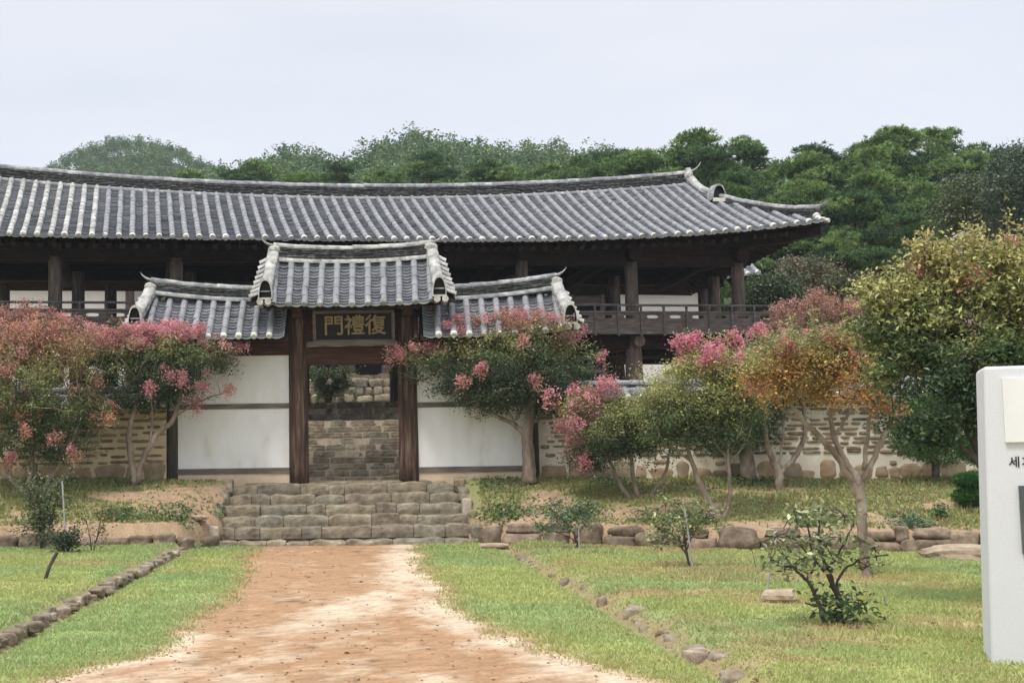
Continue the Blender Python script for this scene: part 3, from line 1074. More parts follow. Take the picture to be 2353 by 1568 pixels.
def gable_roof(parent, name, s0, s1, zr, zrc, ze, zec, n_e, us, lower_out, side_tiles, ridge_lay, tip_sides, tipz, capmat='ridgecap'):
    """a small gabled roof: zr/ze at mid, zrc/zec extra at the ends"""
    sm, hw = (s0 + s1) / 2, (s1 - s0) / 2

    def S(s, v):
        s, v = np.broadcast_arrays(np.asarray(s, float), np.asarray(v, float))
        k = np.abs((s - sm) / hw) ** 2.2
        side = np.where(s < sm, zrc[0], zrc[1]) * k
        side2 = np.where(s < sm, zec[0], zec[1]) * k
        gv = v * (.86 + .14 * v)
        return g(s, n_e * (1 - v), (ze + side2) * (1 - gv) + (zr + side) * gv)
    vt = lambda u: 1.0
    mb = MB(); pan_rows(mb, S, us, vt, expo=.108, depth=.07)
    rf = mb.build(name, [M['pan'], M['panlip']], parent)
    mb = MB(); cover_rows(mb, S, us[1:-1], vt, r=.07, lseg=.33)
    end_discs(mb, S, us[2:-2] if name == 'middle_roof' else us[1:-1], .07, .02, mat=1)
    mb.build('cover_tiles', [M['cover'], M['ridgecap'] if name == 'middle_roof' else M['plastertip']], rf)
    mb = MB(); sheet(mb, lambda s, v: S(s, v) * 1.0, np.linspace(s0, s1, 14), np.linspace(0, 1, 5), -.07)
    Bk = lambda s, v: (S(s, v) + 2 * (np.asarray(n_e * (1 - np.broadcast_to(v, np.shape(s)))) * -.82)[..., None] * GATE.n)
    sheet(mb, Bk, np.linspace(s0, s1, 14), np.linspace(0, 1, 5), -.07)
    mb.build('eave_boards', M['darkwood'], rf)
    mb = MB(); sheet(mb, Bk, np.linspace(s0, s1, 14), np.linspace(0, 1, 5), 0.0); mb.build('rear_slope', M['pan'], rf)
    return rf, S


# middle roof
us = np.linspace(-1.66, 1.68, 11)
us = np.concatenate([[us[0] - .2], us, [us[-1] + .2]])
mroof, MS = gable_roof(gate, 'middle_roof', -1.86, 1.88, 6.16, (.06, .04), 5.06, (.05, .05), -1.12, us, 0, 0, 6, 0, 0)
rfn = lambda s: g(s, .02, 6.13 + .028 * s * s)
st, cp, zt = ridge_stack(rfn, -1.72, 1.74, GATE.n, 6, lay=.04, w=.22, topr=.08, piece=.3)
st.build('ridge', [M['ridge']], mroof); cp.build('ridge_cap_tiles', [M['lichen']], mroof)
tp = MB()
for sg in (-1, 1):
    upturn_tip(tp, rfn(sg * 1.74) + [0, 0, zt - .05], sg * GATE.t, GATE.n, .3)
tp.build('ridge_tip', M['ridgecap'], mroof)


def gable_trim(parent, S, s_top, s_bot, n_bot, sg, zadd, foot, ntile, out_len, hw=.30):
    """the thick sloping tile ridge down a gable edge, with its outward-facing side tiles"""
    top = S(s_top, .98) + np.array([0, 0, zadd])
    bot = S(s_bot, foot) + np.array([0, 0, .13])
    midp = (top + bot) / 2 + np.array([0, 0, -.07])
    f = bez(top, midp, bot)
    st, cp, zz = ridge_stack(f, 0, 1, GATE.t, 3, lay=.042, w=.24, bottom=False, topr=.105, piece=.2)
    gr_ = st.build('gable_ridge', [M['ridgecap']], parent)
    cp.build('gable_cap_tiles', [M['lichen']], parent)
    kn = MB()
    rock(kn, GATE, (float((f(0.02) - GATE.o) @ GATE.t), float((f(0.02) - GATE.o) @ GATE.n) - .02, f(0)[2] + .12), (.13, .10, .12), e=2.1, jit=.2)
    sb, nb = float((bot - GATE.o) @ GATE.t), float((bot - GATE.o) @ GATE.n)
    arch_end(kn, GATE, sb, nb - .15, bot[2] - .08, hw, .42, mw=0, md=1)
    box(kn, GATE, sb - hw * .36, sb + hw * .36, nb - .11, nb - .07, bot[2] + .05, bot[2] + .075, mat=2)
    box(kn, GATE, sb - hw * .52, sb + hw * .5, nb - .19, nb + .02, bot[2] - .12, bot[2] - .08, mat=0)
    for q in (-.08, .09):
        o = g(sb + q + .03 * sg, nb, bot[2] - .17)
        tube(kn, [o + GATE.n * .3, o - GATE.n * .2], .07, 10, mat=0)
    kn.build('gable_end_tiles', [M['lichenw'], M['black'], M['ridgecap']], parent)
    wt = MB()
    th = np.linspace(0, math.pi, 7)
    for i in range(ntile):
        a = (i + .3) / ntile
        b0_ = f(a * .98) + np.array([0, 0, -.02])
        e0 = b0_ + GATE.t * sg * out_len * (.75 + .25 * a) + np.array([0, 0, -.13]) - GATE.n * .05
        st_ = b0_ + GATE.t * sg * .05
        rr = .078
        dirn = (e0 - st_); dirn /= np.linalg.norm(dirn)
        upv = np.cross(dirn, GATE.n) * (-sg); upv *= np.sign(upv[2])
        sweep(wt, np.array([st_, (st_ + e0) / 2, (st_ + e0) / 2, e0]), np.stack([rr * np.cos(th), rr * np.sin(th)], 1), GATE.n, upv, scale=[.92, 1.0, .92, 1.04], closed=False)
        rg = e0 + rr * 1.02 * (np.cos(np.linspace(0, 6.283, 9))[:8, None] * GATE.n + np.sin(np.linspace(0, 6.283, 9))[:8, None] * upv)
        wt.add(np.concatenate([rg, [e0 + dirn * .02]]), None, [(x, (x + 1) % 8, 8) for x in range(8)], mat=1)
    # the board under them
    sweep(wt, np.array([f(0) + GATE.t * sg * out_len * .45, f(.5) + GATE.t * sg * out_len * .5, f(1) + GATE.t * sg * out_len * .5]) + [0, 0, -.13], [(-out_len * .5, -.05), (out_len * .45, -.12), (out_len * .45, -.07), (-out_len * .5, .02)], GATE.t * sg, mat=2)
    wt.build('side_tiles', [M['lichen'], M['plastertip'], M['darkwood']], parent)


for sg in (-1, 1):
    gable_trim(mroof, MS, sg * 1.73 + .01, sg * 1.83 + .02, 0, sg, .13, .10, 8, .36)
# side roofs
wl = np.linspace(-4.32, -1.42, 10)
wl = np.concatenate([[-4.52], wl])
lroof, LS = gable_roof(gate, 'side_roof', -4.55, -1.36, 5.34, (.08, 0), 4.42, (.2, 0), -1.05, wl, 0, 0, 5, 0, 0)
wr = np.linspace(1.5, 4.38, 10)
wr = np.concatenate([wr, [4.58]])
rroof, RS = gable_roof(gate, 'side_roof', 1.44, 4.62, 5.30, (0, .08), 4.38, (0, .15), -1.05, wr, 0, 0, 5, 0, 0)
for rf, S, uu, sg, a, b, z0, k in ((lroof, LS, wl, -1, -4.42, -1.5, 5.31, .030), (rroof, RS, wr, 1, 1.6, 4.42, 5.27, .030)):
    inner = b if sg < 0 else a
    fn = lambda s, z0=z0, k=k, inner=inner: g(s, .02, z0 + k * (s - inner) ** 2 * .9)
    st, cp, zt = ridge_stack(fn, a, b, GATE.n, 5, lay=.04, w=.21, topr=.078, piece=.3)
    st.build('ridge', [M['ridge']], rf); cp.build('ridge_cap_tiles', [M['ridgecap']], rf)
    outer = a if sg < 0 else b
    tp = MB(); upturn_tip(tp, fn(outer) + [0, 0, zt - .05], sg * GATE.t, GATE.n, .26); tp.build('ridge_tip', M['ridgecap'], rf)
    gable_trim(rf, S, outer, outer + sg * .16, 0, sg, .17, .08, 7, .30, .29)

# posts, beams, plaster panels
ZB = lambda s: 1.44 - .015 * s
for s in (-1.21, 1.16):
    mb = MB(); tube(mb, spline([g(s, 0, ZB(s) - .1), g(s, 0, 3.0), g(s, 0, 4.0), g(s, 0, 5.1)], 4), np.linspace(.215, .20, 13), 18, wob=.03)
    pl = mb.build('pillar', M['gatewood'], gate, smooth=True)
    mb = MB(); box(mb, GATE, s - .10 if s > 0 else s + .13, s - .13 if s > 0 else s + .10, -.205, .16, ZB(s), 3.95); mb.build('door_jamb', M['gatewood'], pl)
for s in (-3.95, 3.84):
    mb = MB(); tube(mb, [g(s, 0, ZB(s) - .1), g(s, 0, 4.55)], [.125, .115], 12, wob=.02)
    mb.build('end_post', M['darkpost'], gate, smooth=True)
for a, b, dz in ((-3.85, -1.40, .0), (1.35, 3.74, -.03)):
    for z0, z1 in ((1.70, 2.98), (3.09, 4.13)):
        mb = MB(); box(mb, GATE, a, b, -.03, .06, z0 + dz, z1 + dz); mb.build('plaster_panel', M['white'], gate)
    mb = MB(); box(mb, GATE, a, b, -.055, .075, 2.98 + dz, 3.09 + dz); mb.build('cross_beam', M['greywood'], gate)
    mb = MB(); box(mb, GATE, a, b, -.06, .09, 1.58 + dz, 1.70 + dz); mb.build('sill_beam', M['greywood'], gate)
    mb = MB(); box(mb, GATE, a, b, -.035, .08, 1.2, 1.58 + dz); mb.build('plaster_footing', M['cream'], gate)
    mb = MB(); box(mb, GATE, a - .2, b + .2, -.08, .1, 4.13 + dz, 4.40 + dz); tube(mb, [g(a - .5 * (a < 0), -.02, 4.5 + dz), g(b + .5 * (a > 0), -.02, 4.5 + dz)], .1, 10)
    mb.build('wall_plate', M['gatebeam'], gate)
    mb = MB()
    for s in np.arange(a, b, .32):
        tube(mb, [g(s, -.95, 4.38 + dz), g(s, .1, 5.15 + dz)], .05, 8)
    mb.build('rafters', M['gatebeam'], gate)
mb = MB(); box(mb, GATE, -1.02, .97, -.09, .11, 3.92, 4.28); mb.build('door_lintel', M['gatebeam'], gate)
mb = MB(); box(mb, GATE, -1.02, .97, -.16, .0, 4.285, 4.37); mb.build('lintel_ledge', M['greywood'], gate)
mb = MB(); box(mb, GATE, -1.02, .97, -.06, .06, 4.37, 5.1); mb.build('transom_board', M['gatebeam'], gate)
mb = MB(); tube(mb, [g(-1.8, 0, 5.2), g(1.8, 0, 5.2)], .12, 10); box(mb, GATE, -1.5, 1.5, -.07, .07, 4.92, 5.08)
for sg in (-1, 1):
    box(mb, GATE, sg * 1.18 - .1, sg * 1.18 + .1, -.7, .7, 4.9, 5.12)
    tube(mb, [g(-1.8, -.62, 5.26), g(1.8, -.62, 5.26)], .07, 8) if sg > 0 else None
mb.build('roof_beams', M['gatebeam'], gate)
mb = MB()
for s in np.arange(-1.75, 1.8, .31):
    tube(mb, [g(s, -1.02, 5.02), g(s, 0, 5.98)], .055, 8)
mb.build('rafters', M['gatebeam'], gate)


# ------------------------------------------------------------------ lettering (outlines of the built-in typeface, made solid)
def glyph(ch, size, depth, bold=0.0):
    cu = bpy.data.curves.new('glyph', 'FONT')
    cu.body = ch
    cu.size = size
    cu.extrude = depth / 2
    cu.offset = bold
    cu.align_x = 'CENTER'; cu.align_y = 'CENTER'
    cu.resolution_u = 3
    o = bpy.data.objects.new('glyph', cu)
    COL.objects.link(o)
    bpy.context.view_layer.update()
    me = bpy.data.meshes.new_from_object(o.evaluated_get(bpy.context.evaluated_depsgraph_get()))
    bpy.data.objects.remove(o); bpy.data.curves.remove(cu)
    return me


def facing(fr, s, n, z, extra=0.0):
    """matrix: glyph x along the front, y up, z towards the viewer"""
    a = math.radians(extra)
    t = fr.t * math.cos(a) + fr.n * math.sin(a)
    nn = -fr.t * math.sin(a) + fr.n * math.cos(a)
    o = fr.w(s, n, z)
    mm = Matrix.Identity(4)
    for i in range(3):
        mm[i][0], mm[i][1], mm[i][2], mm[i][3] = t[i], (0, 0, 1)[i], -nn[i], o[i]
    return mm


sign = thing('name_board', 'black wooden name board with three gilt characters hanging over the gate opening', 'sign', g(.02, -.3, 4.42))
mb = MB()
tilt = lambda z: -.22 - (z - 4.42) * .28
sweep(mb, [g(-.80, 0, 0), g(.84, 0, 0)], [(tilt(4.42), 4.42), (tilt(4.42) + .05, 4.42), (tilt(5.0) + .05, 5.0), (tilt(5.0), 5.0)], GATE.n)
mb.build('board', M['black'], sign)
mb = MB()
for z in (4.385, 5.0):
    sweep(mb, [g(-.86, 0, 0), g(.9, 0, 0)], [(tilt(z) - .03, z - .02), (tilt(z) + .07, z - .02), (tilt(z) + .07, z + .045), (tilt(z) - .03, z + .045)], GATE.n)
for s in (-.83, .87):
    sweep(mb, [g(s - .035, 0, 0), g(s + .035, 0, 0)], [(tilt(4.42) - .03, 4.42), (tilt(4.42) + .06, 4.42), (tilt(5.0) + .06, 5.0), (tilt(5.0) - .03, 5.0)], GATE.n)
# the scalloped apron under the board
sc_s = np.linspace(-.98, .95, 37)
for i in range(36):
    za, zb = [4.305 - .03 * abs(math.sin(x * 5.2)) for x in (sc_s[i], sc_s[i + 1])]
    v = g([sc_s[i], sc_s[i + 1], sc_s[i + 1], sc_s[i]] * 2, [-.3] * 4 + [-.26] * 4, [za, zb, 4.39, 4.39] * 2)
    mb.add(v, [(0, 1, 2, 3), (7, 6, 5, 4), (0, 4, 5, 1), (3, 2, 6, 7)])
mb.build('frame', M['greywood'], sign)
for i, (ch, s) in enumerate((('\u9580', -.41), ('\u79ae', .04), ('\u5fa9', .49))):
    me = glyph(ch, .46, .03, .006)
    me.materials.append(M['gold'])
    o = bpy.data.objects.new('character', me); COL.objects.link(o)
    o.parent = sign; o.matrix_parent_inverse = parent_world(sign).inverted()
    mm = facing(GATE, s, tilt(4.7) - .03, 4.705)
    o.matrix_basis = mm @ Matrix.Rotation(math.atan(.28), 4, 'X')


# ------------------------------------------------------------------ stone stairs
def course(mb, fr, s0, s1, n0, n1, z0, z1, lens, seed_j=.012, e=5, mats=(0,), jit=.03):
    s = s0
    while s < s1 - .05:
        l_ = min(rng.uniform(*lens), s1 - s)
        if s1 - s - l_ < lens[0] * .5:
            l_ = s1 - s
        dz = rng.normal(0, seed_j)
        top = z1 + dz
        rock(mb, fr, (s + l_ / 2, (n0 + n1) / 2 + rng.normal(0, .012), (z0 + top) / 2 - .02), (l_ / 2 * .99, (n1 - n0) / 2, (top - z0) / 2 + .03), e=e, d=4, jit=jit, mat=mats[rng.integers(len(mats))])
        s += l_


def step_course(mb, s0, s1, y0, depth, z0, z1, lens, gap=.012, wav=.018, cham=.05):
    """a row of long cut stones with worn, slanting front edges"""
    s = s0
    while s < s1 - .05:
        l_ = min(rng.uniform(*lens), s1 - s)
        if s1 - s - l_ < lens[0] * .6:
            l_ = s1 - s
        k = max(4, int(l_ / .09))
        u = np.linspace(0, 1, k + 1)
        x = s + gap / 2 + u * (l_ - gap)
        ends_ = np.minimum(u, 1 - u) * l_
        drop = .022 * np.exp(-ends_ / .035)
        ph = rng.random(4) * 6.28
        top = z1 + rng.normal(0, wav * .6) + wav * .6 * np.sin(x * 5 + ph[0]) + wav * .5 * np.sin(x * 11 + ph[1]) + rng.normal(0, .003, k + 1) - drop
        fr_ = y0 + rng.normal(0, .012) + .012 * np.sin(x * 7 + ph[2]) + rng.normal(0, .004, k + 1) + drop * .8
        c = cham * (1 + .35 * np.sin(x * 6 + ph[3]))
        prof = [(fr_ + .012, 0 * x + z0 - .03), (fr_, z0 + (top - z0) * .35), (fr_ + .004, z0 + (top - z0) * .62), (fr_ + c * .25, top - c * .62), (fr_ + c * .9, top - c * .18), (fr_ + c * 1.9, top), (0 * x + y0 + depth, top + .004)]
        rows = [np.stack([x, a + rng.normal(0, .003, k + 1) * (i < 4), b], 1) for i, (a, b) in enumerate(prof)]
        v = np.stack(rows, 1).reshape(-1, 3)
        m_ = len(prof)
        q = [(i * m_ + j, (i + 1) * m_ + j, (i + 1) * m_ + j + 1, i * m_ + j + 1) for i in range(k) for j in range(m_ - 1)]
        bk0, bk1 = len(v), len(v) + 1
        v = np.concatenate([v, [[x[0], y0 + depth, z0 - .03], [x[-1], y0 + depth, z0 - .03]]])
        tr = [(bk0, j + 1, j) for j in range(m_ - 1)] + [(bk1, k * m_ + j, k * m_ + j + 1) for j in range(m_ - 1)]
        mb.add(v, q, tr)
        s += l_


stair = thing('stone_stairs', 'wide rough stone stairs rising from the sandy path to the gate', 'stairs', (-.22, 28.6, .12), 'stone stairs')
N_ST = 6
for k in range(N_ST):
    mb = MB()
    z0, z1 = .10 + k * .207, .10 + (k + 1) * .207 - (0 if k else .06)
    y0 = 27.5 + k * .385
    half = (2.72 - .065 * k)
    step_course(mb, -.2 - half, -.2 + half - .1, y0, .62, z0, z1, (.32, 1.05))
    box(mb, WORLD, -.2 - half + .05, -.25 + half - .1, y0 + .09, y0 + .6, z0 - .1, z1 - .07, mat=0)
    mb.build('step', M['step'], stair)
for sg in (-1, 1):
    mb = MB()
    for k in range(5):
        f = k / 4
        rock(mb, WORLD, (-.25 + sg * (2.66 - .2 * f), 27.9 + 1.7 * f, .36 + .93 * f), (.12, .26, .17), e=4.5, jit=.1)
    mb.build('side_stones', M['step'], stair)
mb = MB(); rock(mb, WORLD, (-2.83, 27.72, .38), (.12, .12, .17), e=3.5, jit=.08); rock(mb, WORLD, (2.27, 28.5, .78), (.1, .12, .24), e=5, jit=.05)
mb.build('corner_stone', M['joint'], stair)
mb = MB(); box(mb, WORLD, -1.5, 1.5, 29.55, 30.95, 1.1, 1.335); step_course(mb, -2.35, 1.95, 29.8, .3, 1.2, 1.375, (.3, .8))
mb.build('landing', M['step'], stair)

st2 = thing('inner_stone_stairs', 'steep stone block stairs seen through the gate, running under the pavilion', 'stairs', (0, 32, 1.4), 'stone stairs')
for k in range(10):
    mb = MB()
    z0, z1 = 1.34 + k * .148, 1.34 + (k + 1) * .148
    y0 = 31.0 + k * .255
    step_course(mb, -1.45, 1.42, y0, .45, z0, z1, (.3, .85), .028, .006, .018)
    box(mb, WORLD, -1.4, 1.38, y0 + .022, y0 + .5, z0 - .1, z1 - .006, mat=1)
    mb.build('step', [M['step'], M['joint']], st2)
for k in range(4):
    mb = MB()
    z0 = 2.78 + k * .168
    step_course(mb, -2.4, 1.45, 36.0 + k * .35, .5, z0, z0 + .168, (.4, 1.0), .025, .006, .02)
    box(mb, WORLD, -2.3, 1.4, 36.025 + k * .35, 36.6 + k * .35, z0 - .1, z0 + .15, mat=1)
    mb.build('step', [M['step'], M['joint']], st2)


# ------------------------------------------------------------------ boundary walls
def boundary_wall(label, x0, x1, ztop, rows, dens, brownish):
    wl_ = thing('boundary_wall', label, 'wall', ((x0 + x1) / 2, 30.1, 1.35), 'tile capped walls beside the gate')
    zb = lambda x: 1.42 - .012 * x
    mb = MB()
    box(mb, WORLD, x0, x1, 30.0, 30.5, 1.0, ztop)
    mb.build('mortar', M['cream'] if brownish else M['mortar'], wl_)
    mb = MB()
    zc0 = 1.86
    for k in range(rows):
        z = zc0 + (ztop - .08 - zc0) * (k / max(1, rows - 1))
        s = x0 + rng.uniform(0, .3)
        while s < x1 - .1:
            l_ = rng.uniform(.16, .5)
            if rng.random() < dens:
                rock(mb, WORLD, (min(s + l_ / 2, x1 - l_ / 2), 30.02, z + rng.normal(0, .012)), (l_ / 2, .05, rng.uniform(.026, .042)), e=3.6, d=3, jit=.08)
            s += l_ + rng.uniform(.02, .08)
    mb.build('flat_stones', M['wallstone'], wl_)
    mb = MB()
    s = x0 + .05
    while s < x1 - .25:
        l_ = min(rng.uniform(.22, .68), x1 - s - .02)
        hh = rng.uniform(.10, .21)
        rock(mb, WORLD, (s + l_ / 2, 30.02, zb(s) + hh * .75 + rng.uniform(0, .05)), (l_ / 2, .055, hh), e=rng.uniform(2.4, 4.5), d=5, jit=.13, rot=0)
        if hh < .14 and rng.random() < .6:
            rock(mb, WORLD, (s + l_ / 2, 30.03, zb(s) + hh * 2 + .12), (l_ / 2 * .8, .06, .06), e=2.8, d=3, jit=.08)
        s += l_ + rng.uniform(.0, .07)
    mb.build('base_boulders', M['boulder'], wl_)
    # tiled coping
    Sf = lambda s, v: WORLD.w(s, 29.72 + .52 * np.asarray(v, float), ztop + .05 + .27 * np.asarray(v, float))
    Sb = lambda s, v: WORLD.w(s, 30.78 - .52 * np.asarray(v, float), ztop + .05 + .27 * np.asarray(v, float))
    uu = np.arange(x0 + .1, x1, .3)
    mb = MB(); pan_rows(mb, Sf, uu, lambda u: 1.0, expo=.11); sheet(mb, Sb, uu, np.linspace(0, 1, 3)); sheet(mb, Sf, uu, np.linspace(0, 1, 3), -.05)
    cop = mb.build('coping', [M['pan'], M['panlip']], wl_)
    mb = MB(); cover_rows(mb, Sf, uu, lambda u: 1.0, r=.075); end_discs(mb, Sf, uu, .075, mat=1); mb.build('cover_tiles', [M['cover'], M['plastertip']], cop)
    st, cp, zt = ridge_stack(lambda s: WORLD.w(s, 30.25, ztop + .28), x0 + .05, x1 - .05, (0, 1, 0), 2, lay=.04, w=.2, topr=.08)
    st.build('ridge', M['ridge'], cop); cp.build('ridge_cap_tiles', M['ridgecap'], cop)
    return wl_


boundary_wall('tile-capped wall of brown stones in cream mortar left of the gate', -12, -4.08, 3.0, 8, .93, True)
boundary_wall('tile-capped wall of flat stones in whitish mortar right of the gate', 3.98, 25, 2.98, 11, .95, False)


# ------------------------------------------------------------------ low retaining edge, kerb, ditch stones
def dry_wall(name, label, cat, a, b, hfun, lens, yoff=0.0, mat='rockbrown', group=None, courses=2):
    mb = MB()
    x = a
    while x < b:
        l_ = rng.uniform(*lens)
        y = float(wall_line(x + l_ / 2)) + yoff
        ang = math.atan2(float(wall_line(x + l_)) - float(wall_line(x)), l_)
        fz = float(base_z(x + l_ / 2, y - .1))
        h_ = hfun(x)
        if courses == 2 and rng.random() < .75:
            h1 = h_ * rng.uniform(.45, .6)
            rock(mb, WORLD, (x + l_ / 2, y + .1, fz + h1 / 2 - .04), (l_ / 2 * 1.04, .2, h1 / 2 + .05), e=7, d=6, jit=.1, rot=ang)
            q = rng.uniform(-.12, .12)
            rock(mb, WORLD, (x + l_ / 2 + q, y + .2, fz + h1 + (h_ - h1) / 2), (l_ / 2 * rng.uniform(.85, 1.1), .2, (h_ - h1) / 2 + rng.uniform(-.01, .03)), e=6, d=6, jit=.12, rot=ang)
        else:
            rock(mb, WORLD, (x + l_ / 2, y + .12, fz + h_ / 2 - .04), (l_ / 2 * 1.04, .22, h_ / 2 * rng.uniform(.8, 1.1) + .03), e=5, d=6, jit=.13, rot=ang)
        x += l_ * .98
    o = mb.build(name, M[mat], smooth=True)
    return tag(o, label, cat, group)


dry_wall('retaining_wall', 'low dry-stacked brown stone edging at the foot of the right-hand bank', 'retaining wall', 2.45, 22, lambda x: .36 + .05 * math.sin(x * 2.1), (.22, .85), group='low stone edgings')
dry_wall('retaining_wall', 'low brown stone edging at the foot of the left-hand bank', 'retaining wall', -11, -2.95, lambda x: .21 + .05 * math.sin(x * 1.7), (.22, .6), courses=1, group='low stone edgings')


def kerb(name, label, x, y0, y1, z, hgt, lens, mat, wig, gaps=0.0):
    mb = MB()
    y = y0
    while y < y1:
        l_ = rng.uniform(*lens) * (0.7 + y / 40)
        if rng.random() > gaps:
            xx = x + rng.normal(0, wig)
            rock(mb, WORLD, (xx, y + l_ / 2, float(base_z(x + .35 * np.sign(x), y)) + z + rng.normal(0, .02)), (rng.uniform(.05, .11), l_ / 2 * 1.05, hgt * rng.uniform(.6, 1.2)), e=5, d=5, jit=.16, rot=rng.normal(0, .2))
        y += l_
    return tag(mb.build(name, M[mat], smooth=True), label, 'kerb', 'stone edges along the path')


kerb('stone_kerb', 'line of small grey stones edging the grass strip left of the path', -3.34, 9.3, 26.5, -.125, .058, (.09, .26), 'kerbstone', .03)
kerb('stone_kerb', 'broken row of half-buried rocks along the shallow ditch right of the path', 2.97, 9.3, 26.4, -.145, .075, (.10, .30), 'kerbstone', .1, .45)


# ------------------------------------------------------------------ halls behind the pavilion
def small_hall(label, x0, x1, Y, zb, zt, doors, eave_out, roof_rise=1.6, depth=4.0, wallmat='warmwhite', group='halls behind the pavilion', name='hall'):
    """a one-storey timber hall seen through the open pavilion"""
    h = thing(name, label, 'building', ((x0 + x1) / 2, Y + depth / 2, zb), group)
    wo = WORLD
    mb = MB(); box(mb, wo, x0 - .6, x1 + .6, Y - .7, Y + depth + .7, zb - 1.2, zb); mb.build('plinth', M['rockbrown'], h)
    xs_ = [x0] + sorted([d for dd in doors for d in dd]) + [x1]
    segs = [(a, b, any(abs(a - d[0]) < .01 and abs(b - d[1]) < .01 for d in doors)) for a, b in zip(xs_[:-1], xs_[1:])]
    for a, b, isdoor in segs:
        if b - a < .05:
            continue
        mb = MB()
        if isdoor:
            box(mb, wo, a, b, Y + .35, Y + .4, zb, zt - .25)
            mb.build('interior_shade_sheet', M['black'], h)  # black sheet painted in for the shaded hall interior
            mb = MB(); box(mb, wo, a, b, Y - .02, Y + .12, zt - .32, zt - .05); box(mb, wo, a, b, Y - .02, Y + .1, zb + .9, zb + 1.02)
            mb.build('door_frame', M['beam'], h)
        else:
            box(mb, wo, a, b, Y, Y + .15, zb, zt)
            mb.build('wall', M[wallmat], h)
    for a in sorted(set([x0, x1] + [d for dd in doors for d in dd])):
        mb = MB(); tube(mb, [(a, Y + .02, zb - .1), (a, Y + .02, zt + .1)], .15, 12); mb.build('post', M['column'], h)
        mb = MB(); rock(mb, wo, (a, Y, zb), (.32, .32, .12), e=2.6); mb.build('base_stone', M['step'], h)
    mb = MB(); box(mb, wo, x0 - .2, x1 + .2, Y - .06, Y + .2, zt, zt + .26); mb.build('lintel', M['beam'], h)
    mb = MB(); box(mb, wo, x0 - .2, x1 + .2, Y + .03, Y + .1, zt + .26, zt + .44); mb.build('plaster_band', M[wallmat], h)
    mb = MB()
    for s in np.arange(x0 - .9, x1 + .9, .36):
        tube(mb, [(s, Y - eave_out + .1, zt + .18), (s, Y + .4, zt + .62)], .075, 8)
    mb.build('rafters', M['darkwood'], h)
    e0, e1 = x0 - 1.5, x1 + 1.85
    mid = (e0 + e1) / 2
    S = lambda s, v: (lambda s, v: np.stack([s, (Y - eave_out) + (eave_out + depth / 2) * v, zt + .36 + .22 * (np.abs(s - mid) / ((e1 - e0) / 2)) ** 3 * (1 - v) + roof_rise * v * (.8 + .2 * v)], -1))(*np.broadcast_arrays(np.asarray(s, float), np.asarray(v, float)))
    uu = np.arange(e0 + .1, e1, .34)
    mb = MB(); pan_rows(mb, S, uu, lambda u: 1.0, expo=.2)
    B = lambda s, v: S(s, v) * [1, -1, 1] + [0, 2 * (Y + depth / 2), 0]
    sheet(mb, B, uu, np.linspace(0, 1, 4))
    rf = mb.build('roof', [M['pan'], M['panlip']], h)
    mb = MB(); cover_rows(mb, S, uu, lambda u: 1.0, r=.08, lseg=.6); end_discs(mb, S, uu, .085, mat=1); mb.build('cover_tiles', [M['cover'], M['plastertip']], rf)
    st, cp, zz = ridge_stack(lambda s: np.array([s, Y + depth / 2, zt + .36 + roof_rise]), e0 + .5, e1 - .5, (0, 1, 0), 4, lay=.05, w=.24, topr=.1, piece=.5)
    st.build('ridge', M['ridge'], rf)
    mb = MB(); sheet(mb, S, uu, np.linspace(0, 1, 4), -.08); sheet(mb, B, uu, np.linspace(0, 1, 3), -.08)
    mb.build('eave_boards', M['darkwood'], h)
    mb = MB(); box(mb, wo, x0, x1, Y + depth - .15, Y + depth, zb, zt + .3)
    box(mb, wo, x0, x0 + .12, Y + .2, Y + depth - .2, zb, zt + .3); box(mb, wo, x1 - .12, x1, Y + .2, Y + depth - .2, zb, zt + .3)
    mb.build('rear_walls', M[wallmat], h)
    return h


small_hall('white walled hall visible through the left end of the pavilion', -12.2, -7.55, 46.5, 3.9, 7.95, [], .6)
small_hall('white walled hall visible through the right end of the pavilion beside a dark doorway', 6.8, 12.0, 46.5, 3.9, 7.46, [(7.35, 8.5)], .6)
small_hall('central hall with shade-black doorways on a stone base, glimpsed through the gate opening', -6.2, 6.2, 51.0, 5.1, 7.7, [(-5.9, -3.4), (-3.2, -.4), (-.1, 1.15), (1.75, 3.2), (3.4, 5.9)], 1.4, 2.4, 6.0, 'cream')

terr = MB()
for k in range(5):
    z0 = 3.35 + k * .26
    course(terr, WORLD, -6, 6, 45.6 + .12 * k, 46.4, z0, z0 + .26, (.22, .75), .03, e=4, jit=.1)
tag(terr.build('terrace_wall', M['step'], smooth=True), 'pale rough stone terrace wall seen through the gate behind a shrub', 'retaining wall')


